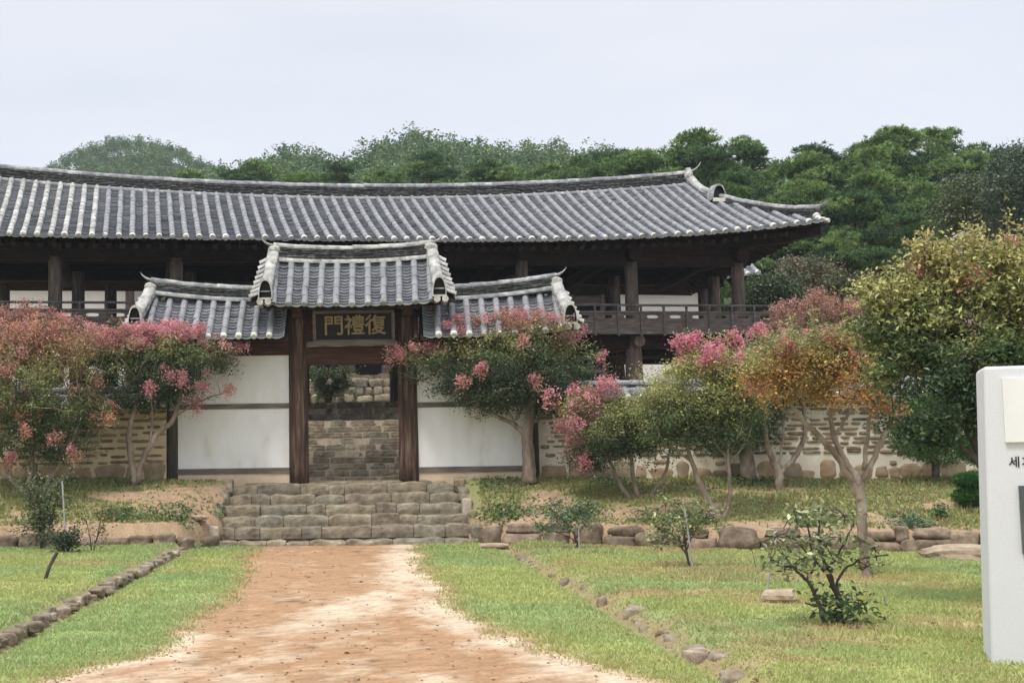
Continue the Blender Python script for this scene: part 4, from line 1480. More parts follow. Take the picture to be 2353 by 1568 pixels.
# ------------------------------------------------------------------ plants
def leaf_quads(mb, c, l, wd, up_bias, col, mat=0, axis=None):
    """one rhombus leaf per row of c; l, wd = sizes; col = colour per leaf"""
    n = len(c)
    if n == 0:
        return
    nm = rng.normal(size=(n, 3)); nm[:, 2] = np.abs(nm[:, 2]) + up_bias
    nm /= np.linalg.norm(nm, axis=1)[:, None]
    ax = rng.normal(size=(n, 3)) if axis is None else axis + .5 * rng.normal(size=(n, 3))
    ax -= nm * (ax * nm).sum(1)[:, None]
    ax /= np.linalg.norm(ax, axis=1)[:, None] + 1e-9
    sd = np.cross(nm, ax)
    l = np.broadcast_to(l, (n,))[:, None] * (.7 + .6 * rng.random((n, 1)))
    wd = np.broadcast_to(wd, (n,))[:, None] * (.7 + .6 * rng.random((n, 1)))
    fold = nm * wd * .25
    v = np.stack([c, c + ax * l * .45 + sd * wd * .5 + fold, c + ax * l, c + ax * l * .45 - sd * wd * .5 + fold], 1)
    idx_ = np.arange(n)[:, None] * 4
    mb.add(v.reshape(-1, 3), idx_ + np.array([[0, 1, 2, 3]]), mat=mat, col=np.repeat(col, 4, 0))


def palette(stops, x):
    """piecewise colour ramp, x in [0,1]"""
    p = [s[0] for s in stops]
    return np.stack([np.interp(x, p, [s[1][i] for s in stops]) for i in range(3)], -1)


DK, MD, YG, OL = (.06, .096, .042), (.135, .185, .062), (.37, .37, .13), (.26, .27, .105)
BR, ORG, RED = (.29, .20, .09), (.45, .24, .085), (.43, .21, .15)
PINKS = [(.66, .31, .34), (.62, .34, .33), (.70, .38, .40), (.62, .27, .30)]
DULL = [(.48, .25, .25), (.52, .30, .27), (.42, .24, .22), (.48, .28, .2)]


def crown_points(lobes, Yc, density):
    """clump centres filling ellipsoid lobes given in picture pixels at distance Yc"""
    pts, rel, sz = [], [], []
    for lb in lobes:
        px, py, rx, ry = lb[:4]
        dy = lb[4] if len(lb) > 4 else 0.0
        k = (Yc + dy) / F
        c = P(px, py, Yc + dy)
        a, b = rx * k, ry * k
        d = min(a, 1.6) * .85
        n = max(6, int(density * (a * b + a * d + b * d) * 4))
        u = rng.normal(size=(n, 3)); u /= np.linalg.norm(u, axis=1)[:, None]
        r = .35 + .62 * rng.random(n) ** .6
        out_ = rng.random(n) < .2
        r = np.where(out_, rng.uniform(1.0, 1.27, n), r)
        p = c + u * r[:, None] * [a, d, b]
        pts.append(p); rel.append(u[:, 2] * r)
        sz.append(np.where(out_, .5, 1.0) * rng.uniform(.55, 1.45, n))
    return np.concatenate(pts), np.concatenate(rel), np.concatenate(sz)


def crape(label, Yc, base, stems, lobes, stops, leaves=10000, blossoms=60, bl_lobes=None, bl_cols=PINKS, leaf=.055, density=9, bark='bark', group='crape myrtle trees', twig=1.0, hue_noise=.25, bl_top=.35, blw=1.0, cl_sig=.10, extra_bl=(), name='crape_myrtle', cat='tree', shoots=0):
    """a many-stemmed flowering tree: stems in picture px at its own distance"""
    t = thing(name, label, cat, base, group)
    tr = MB()
    tips = []
    for stem in stems:
        p3 = []
        for q in stem:
            dy = q[3] if len(q) > 3 else 0.0
            pt = P(q[0], q[1], Yc + dy)
            p3.append([*pt, q[2]])
        sp = spline(p3, 5)
        jit_ = rng.normal(0, .008, (len(sp), 3))
        tube(tr, sp[:, :3] + jit_, np.maximum(sp[:, 3], .008), 9, wob=.12)
        tips.append(sp[int(len(sp) * .55):])
    tips = np.concatenate(tips)
    cp_, rel, sz = crown_points(lobes, Yc, density)
    # limbs from the stems to hubs, twigs from the hubs to the clumps
    nh = max(6, len(cp_) // 14)
    hubs = cp_[rng.choice(len(cp_), nh, replace=False)]
    for hb in hubs:
        d = np.linalg.norm(tips[:, :3] - hb, axis=1) + .8 * np.maximum(0, tips[:, 2] - hb[2])
        a = tips[np.argmin(d)]
        midp = (a[:3] + hb) / 2 + [0, 0, -.05] + rng.normal(0, .06, 3)
        tube(tr, spline([a[:3], midp, hb], 4), np.linspace(min(a[3] * .7, .03) , .006, 9), 5, cap=False)
    for c in cp_[::2]:
        d = np.linalg.norm(hubs - c, axis=1)
        hb = hubs[np.argmin(d)]
        if d.min() < 1.2:
            tube(tr, [hb, (hb + c) / 2 + rng.normal(0, .04, 3), c], [.008 * twig, .006 * twig, .003 * twig], 4, cap=False)
    tr.build('trunk', M[bark], t, smooth=True)
    tr_s = MB()
    # leaves
    per = leaves * 1.6 / len(cp_)
    cnt = rng.poisson(per * sz)
    ci = np.repeat(np.arange(len(cp_)), cnt)
    sig = cl_sig
    pos = cp_[ci] + rng.normal(0, sig, (len(ci), 3)) * [1.15, 1.15, .8]
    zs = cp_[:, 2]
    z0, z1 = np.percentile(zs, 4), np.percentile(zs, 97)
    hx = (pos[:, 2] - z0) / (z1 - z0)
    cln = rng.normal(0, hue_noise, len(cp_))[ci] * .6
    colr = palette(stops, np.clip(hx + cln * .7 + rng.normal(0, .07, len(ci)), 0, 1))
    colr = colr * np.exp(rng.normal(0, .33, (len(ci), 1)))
    if shoots:
        top_i = np.argsort(-(rel + .25 * rng.random(len(rel))))[:shoots * 2]
        sp_, sc_ = [], []
        for c in cp_[rng.choice(top_i, shoots, replace=False)]:
            hgt_ = rng.uniform(.18, .48) * min(1, leaf / .055)
            tp2 = c + [rng.normal(0, .09), rng.normal(0, .09), hgt_]
            tube(tr_s, [c - [0, 0, .25], (c + tp2) / 2 + rng.normal(0, .015, 3), tp2], [.006, .005, .002], 4, cap=False)
            k_ = int(hgt_ / .035)
            f_ = np.repeat(np.linspace(0, 1, k_), 3)[:, None]
            sp_.append(c + (tp2 - c) * f_ + rng.normal(0, .035, (3 * k_, 3)))
            hue_ = palette(stops, np.clip(.75 + .3 * rng.random(3 * k_), 0, 1)) * np.exp(rng.normal(0, .25, (3 * k_, 1)))
            sc_.append(hue_)
        pos = np.concatenate([pos] + sp_); colr = np.concatenate([colr] + sc_)
        tr_s.build('shoot_stems', M[bark], t)
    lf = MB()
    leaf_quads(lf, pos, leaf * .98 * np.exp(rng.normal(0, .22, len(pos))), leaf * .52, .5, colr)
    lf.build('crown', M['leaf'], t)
    # flower heads
    if blossoms or extra_bl:
        bm = MB()
        hc = []
        if blossoms:
            if bl_lobes:
                bp, brel, _ = crown_points(bl_lobes, Yc, 30)
            else:
                bp, brel = cp_, rel
            wgt = np.clip(brel - bl_top, .0, None) ** 1.2 + .002
            wgt /= wgt.sum()
            hc = list(bp[rng.choice(len(bp), min(blossoms, len(bp)), replace=False, p=wgt)])
        for (px, py, dy) in extra_bl:
            hc += [P(px + rng.normal(0, 7), py + rng.normal(0, 7), Yc + dy) for _ in range(3)]
        for c in hc:
            n = int(rng.integers(50, 110) * blw)
            ln = rng.uniform(.08, .16)
            k = rng.random(n)
            dirv = np.array([rng.normal(0, .55), rng.normal(0, .4) - .3, 1.0])
            q = c + dirv * (k[:, None] - .2) * ln + rng.normal(0, .075, (n, 3)) * (1.15 - .75 * k[:, None])
            bc = np.array(bl_cols[rng.integers(len(bl_cols))]) * rng.uniform(.85, 1.15)
            leaf_quads(bm, q, .042 * leaf / .055, .036 * leaf / .055, .2, bc * (.75 + .5 * rng.random((n, 1))))
        bm.build('blossom', M['petal'], t)
    return t


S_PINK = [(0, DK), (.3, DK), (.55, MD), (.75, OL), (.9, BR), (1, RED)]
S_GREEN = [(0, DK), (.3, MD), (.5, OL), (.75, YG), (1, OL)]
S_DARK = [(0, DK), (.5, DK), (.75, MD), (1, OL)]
gb = lambda px, py, Y: P(px, py, Y)

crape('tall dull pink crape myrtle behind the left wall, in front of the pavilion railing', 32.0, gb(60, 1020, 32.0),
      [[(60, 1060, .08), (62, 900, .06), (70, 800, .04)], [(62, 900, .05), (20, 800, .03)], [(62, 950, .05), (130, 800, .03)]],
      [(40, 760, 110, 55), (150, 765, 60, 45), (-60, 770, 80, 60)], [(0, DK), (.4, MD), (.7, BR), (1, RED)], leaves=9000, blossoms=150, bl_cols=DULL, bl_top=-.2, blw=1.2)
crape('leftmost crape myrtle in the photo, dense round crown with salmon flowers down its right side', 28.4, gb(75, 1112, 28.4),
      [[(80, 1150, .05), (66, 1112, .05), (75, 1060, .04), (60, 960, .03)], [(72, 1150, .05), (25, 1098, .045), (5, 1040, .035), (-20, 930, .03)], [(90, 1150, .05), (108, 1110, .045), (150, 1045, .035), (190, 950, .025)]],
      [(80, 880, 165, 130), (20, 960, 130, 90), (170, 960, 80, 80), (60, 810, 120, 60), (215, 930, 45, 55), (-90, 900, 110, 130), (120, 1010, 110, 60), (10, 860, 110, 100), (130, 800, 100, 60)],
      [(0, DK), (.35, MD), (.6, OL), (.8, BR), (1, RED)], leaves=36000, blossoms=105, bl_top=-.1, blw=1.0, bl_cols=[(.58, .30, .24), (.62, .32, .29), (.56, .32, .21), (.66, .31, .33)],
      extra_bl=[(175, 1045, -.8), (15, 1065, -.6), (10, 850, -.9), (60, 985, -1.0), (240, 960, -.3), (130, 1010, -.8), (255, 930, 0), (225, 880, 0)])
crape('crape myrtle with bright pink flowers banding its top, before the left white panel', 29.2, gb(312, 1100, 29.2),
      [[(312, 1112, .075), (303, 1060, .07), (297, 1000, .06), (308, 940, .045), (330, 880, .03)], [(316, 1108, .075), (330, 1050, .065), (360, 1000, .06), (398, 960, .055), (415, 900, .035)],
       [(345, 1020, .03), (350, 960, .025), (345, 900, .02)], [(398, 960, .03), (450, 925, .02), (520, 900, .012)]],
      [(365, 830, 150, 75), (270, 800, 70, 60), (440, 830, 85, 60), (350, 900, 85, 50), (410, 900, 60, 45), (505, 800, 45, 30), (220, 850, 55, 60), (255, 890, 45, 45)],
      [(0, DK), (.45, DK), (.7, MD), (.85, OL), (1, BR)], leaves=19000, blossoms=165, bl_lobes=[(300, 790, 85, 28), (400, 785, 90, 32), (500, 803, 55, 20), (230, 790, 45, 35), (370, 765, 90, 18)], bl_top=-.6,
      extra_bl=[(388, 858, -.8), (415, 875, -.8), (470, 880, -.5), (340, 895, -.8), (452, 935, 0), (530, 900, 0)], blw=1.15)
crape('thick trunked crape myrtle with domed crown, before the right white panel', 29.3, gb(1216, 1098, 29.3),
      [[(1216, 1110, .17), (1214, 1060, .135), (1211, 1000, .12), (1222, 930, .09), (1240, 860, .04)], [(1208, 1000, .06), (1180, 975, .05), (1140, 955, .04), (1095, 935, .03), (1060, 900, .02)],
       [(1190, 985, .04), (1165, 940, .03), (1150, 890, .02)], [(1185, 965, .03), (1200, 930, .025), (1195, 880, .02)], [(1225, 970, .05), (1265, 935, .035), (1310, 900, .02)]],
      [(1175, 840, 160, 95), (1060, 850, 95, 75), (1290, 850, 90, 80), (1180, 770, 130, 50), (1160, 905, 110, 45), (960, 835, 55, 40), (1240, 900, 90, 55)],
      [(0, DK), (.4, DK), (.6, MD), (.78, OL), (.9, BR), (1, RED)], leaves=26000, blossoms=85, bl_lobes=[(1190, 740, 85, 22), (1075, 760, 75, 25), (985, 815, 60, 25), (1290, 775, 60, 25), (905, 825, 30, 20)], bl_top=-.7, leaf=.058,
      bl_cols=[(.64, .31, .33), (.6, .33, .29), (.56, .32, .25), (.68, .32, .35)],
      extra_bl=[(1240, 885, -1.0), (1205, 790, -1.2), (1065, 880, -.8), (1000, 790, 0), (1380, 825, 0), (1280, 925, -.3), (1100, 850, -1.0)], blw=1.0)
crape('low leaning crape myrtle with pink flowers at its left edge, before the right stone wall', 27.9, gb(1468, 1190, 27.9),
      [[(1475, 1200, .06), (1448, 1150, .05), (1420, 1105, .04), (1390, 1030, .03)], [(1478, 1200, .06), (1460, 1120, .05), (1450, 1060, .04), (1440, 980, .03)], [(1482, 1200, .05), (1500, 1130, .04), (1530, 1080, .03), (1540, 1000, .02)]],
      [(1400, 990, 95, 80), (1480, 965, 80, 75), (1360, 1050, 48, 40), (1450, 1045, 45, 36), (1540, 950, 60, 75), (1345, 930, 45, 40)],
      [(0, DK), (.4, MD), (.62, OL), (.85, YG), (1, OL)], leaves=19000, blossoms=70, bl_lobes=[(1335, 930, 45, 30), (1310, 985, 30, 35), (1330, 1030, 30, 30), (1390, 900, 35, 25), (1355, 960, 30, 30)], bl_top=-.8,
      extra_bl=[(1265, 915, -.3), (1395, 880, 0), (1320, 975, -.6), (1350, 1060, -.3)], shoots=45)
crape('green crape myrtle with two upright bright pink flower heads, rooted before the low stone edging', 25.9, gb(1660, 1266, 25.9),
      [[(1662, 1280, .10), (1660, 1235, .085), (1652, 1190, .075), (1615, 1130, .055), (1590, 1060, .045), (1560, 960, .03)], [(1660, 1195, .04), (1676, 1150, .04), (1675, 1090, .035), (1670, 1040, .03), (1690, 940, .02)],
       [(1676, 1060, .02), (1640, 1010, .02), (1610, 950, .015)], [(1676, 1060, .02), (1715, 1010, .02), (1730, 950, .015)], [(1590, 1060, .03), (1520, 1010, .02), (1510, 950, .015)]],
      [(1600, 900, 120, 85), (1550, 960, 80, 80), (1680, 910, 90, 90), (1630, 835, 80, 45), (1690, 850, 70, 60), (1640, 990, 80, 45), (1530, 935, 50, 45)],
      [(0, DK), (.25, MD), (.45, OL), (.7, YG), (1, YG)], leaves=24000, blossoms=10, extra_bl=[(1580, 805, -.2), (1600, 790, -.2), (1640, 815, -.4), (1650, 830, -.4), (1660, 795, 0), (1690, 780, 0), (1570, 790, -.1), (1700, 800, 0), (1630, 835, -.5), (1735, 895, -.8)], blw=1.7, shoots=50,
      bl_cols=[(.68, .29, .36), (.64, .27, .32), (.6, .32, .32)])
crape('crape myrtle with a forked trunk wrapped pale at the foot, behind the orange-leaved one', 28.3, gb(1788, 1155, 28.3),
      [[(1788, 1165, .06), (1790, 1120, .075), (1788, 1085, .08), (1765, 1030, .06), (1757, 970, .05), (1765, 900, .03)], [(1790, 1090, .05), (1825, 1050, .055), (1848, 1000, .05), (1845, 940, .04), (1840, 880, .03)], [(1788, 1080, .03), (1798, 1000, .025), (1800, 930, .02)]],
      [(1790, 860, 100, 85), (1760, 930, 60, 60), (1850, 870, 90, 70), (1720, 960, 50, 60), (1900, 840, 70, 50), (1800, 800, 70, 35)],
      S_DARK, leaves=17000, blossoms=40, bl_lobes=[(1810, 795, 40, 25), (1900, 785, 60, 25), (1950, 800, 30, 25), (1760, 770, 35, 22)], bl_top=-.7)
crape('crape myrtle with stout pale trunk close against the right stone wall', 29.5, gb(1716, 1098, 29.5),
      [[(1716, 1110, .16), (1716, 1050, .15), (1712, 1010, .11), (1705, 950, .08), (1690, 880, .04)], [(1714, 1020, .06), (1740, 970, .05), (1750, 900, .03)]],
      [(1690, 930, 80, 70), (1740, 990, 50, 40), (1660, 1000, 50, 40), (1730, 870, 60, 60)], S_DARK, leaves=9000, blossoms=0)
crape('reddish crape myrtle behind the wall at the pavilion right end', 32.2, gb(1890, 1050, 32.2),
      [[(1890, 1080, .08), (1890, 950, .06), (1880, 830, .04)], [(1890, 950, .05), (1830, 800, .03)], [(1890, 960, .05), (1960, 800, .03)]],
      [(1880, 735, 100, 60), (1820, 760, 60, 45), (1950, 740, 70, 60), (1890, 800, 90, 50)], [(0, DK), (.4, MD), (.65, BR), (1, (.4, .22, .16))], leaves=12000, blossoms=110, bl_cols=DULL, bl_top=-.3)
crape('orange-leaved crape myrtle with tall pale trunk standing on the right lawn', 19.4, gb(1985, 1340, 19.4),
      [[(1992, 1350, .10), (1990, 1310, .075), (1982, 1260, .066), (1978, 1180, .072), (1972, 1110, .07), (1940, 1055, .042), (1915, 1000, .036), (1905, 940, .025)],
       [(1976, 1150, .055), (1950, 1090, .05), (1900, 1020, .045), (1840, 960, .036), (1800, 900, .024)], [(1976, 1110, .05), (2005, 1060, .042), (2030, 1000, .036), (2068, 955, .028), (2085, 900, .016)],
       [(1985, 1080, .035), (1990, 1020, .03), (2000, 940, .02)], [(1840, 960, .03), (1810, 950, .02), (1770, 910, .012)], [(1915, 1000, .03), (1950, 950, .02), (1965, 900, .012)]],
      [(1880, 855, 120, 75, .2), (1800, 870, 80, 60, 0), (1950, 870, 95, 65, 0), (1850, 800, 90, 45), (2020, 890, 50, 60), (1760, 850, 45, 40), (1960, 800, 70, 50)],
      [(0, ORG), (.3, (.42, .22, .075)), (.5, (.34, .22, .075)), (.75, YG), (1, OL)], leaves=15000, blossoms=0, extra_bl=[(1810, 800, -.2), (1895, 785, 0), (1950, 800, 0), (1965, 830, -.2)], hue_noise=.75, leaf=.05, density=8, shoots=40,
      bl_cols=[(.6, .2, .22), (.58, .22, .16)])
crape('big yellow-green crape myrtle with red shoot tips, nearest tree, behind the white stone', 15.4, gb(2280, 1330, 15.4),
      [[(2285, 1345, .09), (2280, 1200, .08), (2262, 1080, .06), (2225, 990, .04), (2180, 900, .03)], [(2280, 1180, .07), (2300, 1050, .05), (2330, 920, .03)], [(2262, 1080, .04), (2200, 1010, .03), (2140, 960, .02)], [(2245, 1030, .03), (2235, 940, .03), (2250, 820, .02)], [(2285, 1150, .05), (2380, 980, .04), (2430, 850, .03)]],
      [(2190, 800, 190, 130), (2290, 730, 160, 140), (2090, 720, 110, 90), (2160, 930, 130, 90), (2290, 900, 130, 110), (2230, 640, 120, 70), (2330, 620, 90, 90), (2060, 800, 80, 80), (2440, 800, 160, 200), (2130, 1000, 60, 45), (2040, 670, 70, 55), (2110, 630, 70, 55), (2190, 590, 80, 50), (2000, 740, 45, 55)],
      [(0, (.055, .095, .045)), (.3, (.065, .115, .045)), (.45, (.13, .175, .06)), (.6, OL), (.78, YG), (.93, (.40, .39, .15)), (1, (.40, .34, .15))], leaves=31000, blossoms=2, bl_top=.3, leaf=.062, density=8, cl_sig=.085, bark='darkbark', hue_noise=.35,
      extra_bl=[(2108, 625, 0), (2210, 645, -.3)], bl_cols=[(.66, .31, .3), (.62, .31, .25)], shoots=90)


# upright shoots on the near tree are part of its crown already; now shrubs and saplings
def sapling(name, label, cat, base, height, spread, nst, leaf, nleaf, cols, bark='darkbark', lean=(0, 0), droop=0, group=None, twigs=40, rad=.025, bare=.2, foot=0):
    t = thing(name, label, cat, base, group)
    b = np.asarray(base, float)
    tr = MB(); ends_ = []
    for i in range(nst):
        a = 2 * math.pi * (i + rng.random()) / nst
        r = spread * rng.uniform(.25, .6)
        top = b + [math.cos(a) * r + lean[0], math.sin(a) * r + lean[1], height * rng.uniform(.62, .95)]
        mid_ = b + [(top - b)[0] * .35 + rng.normal(0, .03), (top - b)[1] * .35, height * .36]
        sp = spline([b + [rng.normal(0, .03), rng.normal(0, .03), -.06], mid_, top], 7)
        tube(tr, sp, np.linspace(rad, rad * .3, len(sp)), 7, wob=.15)
        for k in range(twigs // nst):
            f = rng.uniform(.38, 1.0)
            p0_ = sp[int(f * (len(sp) - 1))]
            out_ = (p0_ - b) * [1, 1, 0]; out_ = out_ / (np.linalg.norm(out_) + .1)
            e_ = p0_ + (out_ * .6 + rng.normal(0, .55, 3) + [0, 0, .25]) * spread * rng.uniform(.25, .5)
            m_ = (p0_ + e_) / 2 + rng.normal(0, .03, 3)
            tube(tr, [p0_, m_, e_], [rad * .3, rad * .2, .003], 5, cap=False)
            for q in np.linspace(.35, 1, 4):
                ends_.append(p0_ + (e_ - p0_) * q)
    tr.build('trunk', M[bark], t, smooth=True)
    ends_ = np.array(ends_)
    ii = rng.choice(len(ends_), nleaf)
    pos = ends_[ii] + rng.normal(0, leaf * .8, (nleaf, 3))
    if foot:
        pf = b + rng.normal(0, 1, (foot, 3)) * [.22, .18, .13] + [.12, 0, .15]
        pos = np.concatenate([pos, pf])
    n = len(pos)
    cc = np.array([cols[k] for k in rng.integers(len(cols), size=n)]) * (.7 + .6 * rng.random((n, 1)))
    if foot:
        cc[-foot:] = np.array((.035, .075, .022)) * (.7 + .6 * rng.random((foot, 1)))
    lf = MB(); leaf_quads(lf, pos, leaf, leaf * .6, .6, cc)
    lf.build('crown', M['leaf'], t)
    return t


GREYG = [(.11, .145, .06), (.17, .19, .08), (.085, .125, .055), (.22, .21, .09)]
gz = lambda px, py, z=0.0: (lambda q: np.array([q[0], q[1], float(ground_z(q[0], q[1]))]))(G(px, py, z))
def px_sapling(label, Yc, base, stems, lobes, cols, leaves, leaf, density=26, name='sapling', group=None, bark='darkbark'):
    return crape(label, Yc, base, stems, lobes, [(0, cols[0]), (.35, cols[1]), (.65, cols[2]), (1, cols[3])], leaves=leaves, blossoms=0, leaf=leaf, density=density, bark=bark, group=group, name=name, cat=name, twig=.8, cl_sig=.05, hue_noise=1.2)


S1Y = gz(1905, 1452, -.02)
quince = px_sapling('twiggy quince sapling with large pale leaves, nearest plant on the right lawn', float(S1Y[1]), S1Y,
           [[(1900, 1462, .022), (1888, 1400, .02), (1855, 1335, .017), (1815, 1300, .012), (1770, 1285, .006)], [(1926, 1462, .04), (1930, 1410, .036), (1925, 1370, .026), (1900, 1310, .018), (1880, 1230, .012), (1890, 1170, .006)],
            [(1934, 1400, .02), (1915, 1345, .026), (1885, 1300, .012), (1830, 1240, .008)], [(1918, 1345, .014), (1960, 1290, .011), (2040, 1272, .005)], [(1855, 1335, .012), (1870, 1280, .01), (1850, 1200, .006)], [(1900, 1310, .012), (1940, 1250, .009), (1960, 1195, .005)], [(1915, 1420, .01), (1880, 1390, .008), (1850, 1385, .004)]],
           [(1870, 1220, 95, 55), (1790, 1275, 50, 45), (1950, 1250, 60, 50), (1860, 1290, 90, 40), (1900, 1180, 70, 30), (1980, 1280, 40, 25)],
           [(.17, .20, .10), (.27, .30, .14), (.36, .37, .20), (.20, .23, .11)], 560, .07, 34)
mb = MB()
FT = S1Y
pf = FT + rng.normal(0, 1, (330, 3)) * [.16, .12, .10] + [.13, 0, .14]
leaf_quads(mb, pf, .075, .04, .5, np.array((.07, .125, .045)) * (.6 + .8 * rng.random((330, 1))))
mb.build('shoots', M['leaf'], quince)
S2Y = gz(1582, 1318)
px_sapling('slender sapling tied to a pale stake on a mulched mound', float(S2Y[1]), S2Y,
           [[(1586, 1325, .02), (1580, 1280, .018), (1560, 1240, .012), (1530, 1190, .006)], [(1580, 1280, .016), (1572, 1220, .012), (1565, 1160, .006)], [(1578, 1260, .012), (1600, 1210, .008), (1625, 1180, .004)]],
           [(1560, 1190, 70, 45), (1530, 1230, 45, 30), (1610, 1195, 45, 40), (1560, 1150, 45, 20)], [(.20, .24, .11), (.28, .31, .14), (.36, .37, .18), (.24, .27, .12)], 800, .07, 26)
S3Y = gz(1322, 1268, .1)
px_sapling('small sparse sapling with stake, in front of the low stone edging', float(S3Y[1]), S3Y,
           [[(1326, 1272, .022), (1322, 1235, .018), (1300, 1200, .012), (1265, 1170, .006)], [(1322, 1235, .014), (1345, 1200, .01), (1365, 1165, .005)], [(1324, 1245, .012), (1290, 1225, .008), (1240, 1215, .004)]],
           [(1300, 1180, 75, 35), (1265, 1205, 45, 25), (1350, 1180, 40, 35)], [(.10, .16, .075), (.15, .20, .10), (.20, .24, .12), (.13, .18, .09)], 750, .065, 24)
s4 = sapling('shrub', 'bushy grey-green shrub left of the path with a white stake in it', 'shrub', gz(100, 1270, .2), 1.35, .85, 6, .06, 2600, [(.10, .145, .07), (.14, .18, .09), (.075, .12, .055), (.19, .19, .08)], twigs=130, rad=.02)
s5 = sapling('shrub', 'dark low shrub around the foot of the white stake at left', 'shrub', gz(150, 1278, .2), .35, .55, 6, .06, 900, [(.03, .055, .025), (.045, .075, .03)], twigs=60, rad=.012)
s6 = sapling('weed', 'thin stalk with rusty drying leaves right of the white stake', 'weed', gz(212, 1275, .2), .9, .5, 3, .07, 120, [(.30, .17, .06), (.22, .16, .07), (.10, .12, .05)], twigs=24, rad=.012)
s7 = sapling('weed', 'leafy green weed sprouting on the low stone edging at right', 'weed', gz(2165, 1238, .2), .26, .2, 5, .07, 160, [(.06, .13, .035), (.08, .16, .04)], twigs=30, rad=.008)


def stake(label, px0, py0, px1, py1, z, r, mat):
    b = gz(px0, py0, z)
    tp_ = P(px1, py1, b[1])
    mb = MB(); tube(mb, [b - [0, 0, .1], (b + tp_) / 2, tp_], r, 8)
    return tag(mb.build('stake', M[mat]), label, 'stake', 'garden stakes')


stake('pale stake supporting the sapling on the mulched mound', 1593, 1322, 1572, 1165, 0, .013, 'metalstake')
stake('short grey stake beside the small sapling near the stone edging', 1331, 1270, 1329, 1215, .1, .012, 'metalstake')
stake('tall whitish stake in the bushy shrub left of the path', 152, 1275, 143, 1105, .2, .014, 'metalstake')
stake('dark leaning stick in the left lawn below the shrub', 97, 1345, 131, 1268, .15, .025, 'darkbark')
stake('thin grey stake left of the twiggy quince sapling', 1763, 1372, 1766, 1315, 0, .012, 'metalstake')

# cloud-pruned pine and bright topiary
def pads(name, label, cat, base, stems, pads_, Yc, cols, n=2600, group=None):
    t = thing(name, label, cat, base, group)
    tr = MB()
    for stem in stems:
        p3 = np.array([[*P(q[0], q[1], Yc), q[2]] for q in stem]); sp = spline(p3, 5)
        tube(tr, sp[:, :3], sp[:, 3], 8, wob=.1)
    tr.build('trunk', M['darkbark'], t, smooth=True)
    lf = MB()
    for px, py, rx, ry in pads_:
        k = Yc / F; c = P(px, py, Yc)
        u = rng.normal(size=(n, 3)); u /= np.linalg.norm(u, axis=1)[:, None]
        p_ = c + u * (.6 + .45 * rng.random((n, 1))) * [rx * k, rx * k * .9, ry * k]
        cc = np.array([cols[q] for q in rng.integers(len(cols), size=n)]) * (.7 + .6 * rng.random((n, 1)))
        leaf_quads(lf, p_, .075, .016, .1, cc, axis=u * .8 + [0, 0, .6])
    lf.build('crown', M['needle'], t)
    return t


pads('pruned_pine', 'small cloud-pruned pine with two green pads on the bank by the white stone', 'shrub', gz(2250, 1195, .6),
     [[(2262, 1205, .05), (2245, 1175, .05), (2225, 1150, .04), (2235, 1110, .03)]], [(2235, 1103, 42, 17), (2238, 1140, 45, 22)], 26.6, [(.045, .13, .03), (.06, .16, .035), (.035, .10, .025)], 4200)
pads('round_pine', 'rounded bright green pine bush before the right wall, behind the nearest tree', 'shrub', gz(2140, 1090, 1.3),
     [[(2150, 1095, .08), (2150, 1040, .06), (2180, 980, .04)]], [(2105, 1000, 65, 55), (2210, 990, 70, 55), (2150, 940, 60, 40), (2250, 1030, 50, 40), (2160, 1030, 70, 40)], 28.9, [(.06, .15, .035), (.08, .18, .045), (.045, .12, .03)], 4500)
crape_in = sapling('courtyard_shrub', 'leafy shrub on the terrace seen through the gate opening', 'shrub', P(752, 930, 43.0), 1.3, 1.25, 4, .085, 3400, [(.08, .13, .05), (.12, .18, .065), (.18, .23, .09)], twigs=110, rad=.05)


# shrubs behind the wall at the pavilion's right end
for lab, px, py, Yc, rx, ry, cols in (('brownish rounded shrub at the foot of the pines, right of the pavilion', 1850, 640, 44, 80, 45, [(.16, .13, .07), (.11, .13, .06), (.19, .14, .085)]),
                                      ('dark green shrub below the pavilion right eave', 1780, 690, 41, 70, 60, [(.055, .085, .04), (.075, .11, .045)]),
                                      ('mixed olive shrub behind the reddish crape myrtle', 1950, 690, 42, 80, 60, [(.11, .12, .05), (.15, .13, .06), (.075, .10, .04)]),
                                      ('loose light green bushy tree under the dark broadleaf tree at far right', 2215, 490, 47, 65, 90, [(.125, .16, .07), (.16, .19, .085), (.09, .125, .055)]),
                                      ('grey-green broadleaf tree cut by the right frame edge', 2345, 440, 45, 90, 110, [(.09, .13, .08), (.14, .18, .11), (.065, .10, .055)])):
    k = Yc / F
    c = P(px, py, Yc)
    gzv = float(ground_z(c[0], Yc))
    t = thing('bush' if py > 600 else 'broadleaf_tree', lab, 'bush' if py > 600 else 'tree', (c[0], Yc, gzv))
    tr = MB()
    for q in range(5):
        e_ = c + rng.normal(0, .4, 3) * [rx * k, rx * k, ry * k]
        tube(tr, spline([(c[0] + rng.normal(0, .1), Yc, gzv - .1), (c[0] + rng.normal(0, .2), Yc, (gzv + c[2]) / 2), e_], 5), np.linspace(.09, .015, 11), 7)
    tr.build('trunk', M['darkbark'], t)
    n = int(9000 * (rx * ry / 6000))
    ncl = 220
    u = rng.normal(size=(ncl, 3)); u /= np.linalg.norm(u, axis=1)[:, None]
    cl = c + u * (.35 + .7 * rng.random((ncl, 1)) ** .6) * [rx * k, rx * k * .8, ry * k]
    ii = rng.integers(ncl, size=n)
    clc = np.array([cols[q] for q in rng.integers(len(cols), size=ncl)])
    lf = MB(); leaf_quads(lf, cl[ii] + rng.normal(0, .13, (n, 3)), .11, .06, .5, clc[ii] * (.7 + .6 * rng.random((n, 1))))
    lf.build('crown', M['leaf'], t)


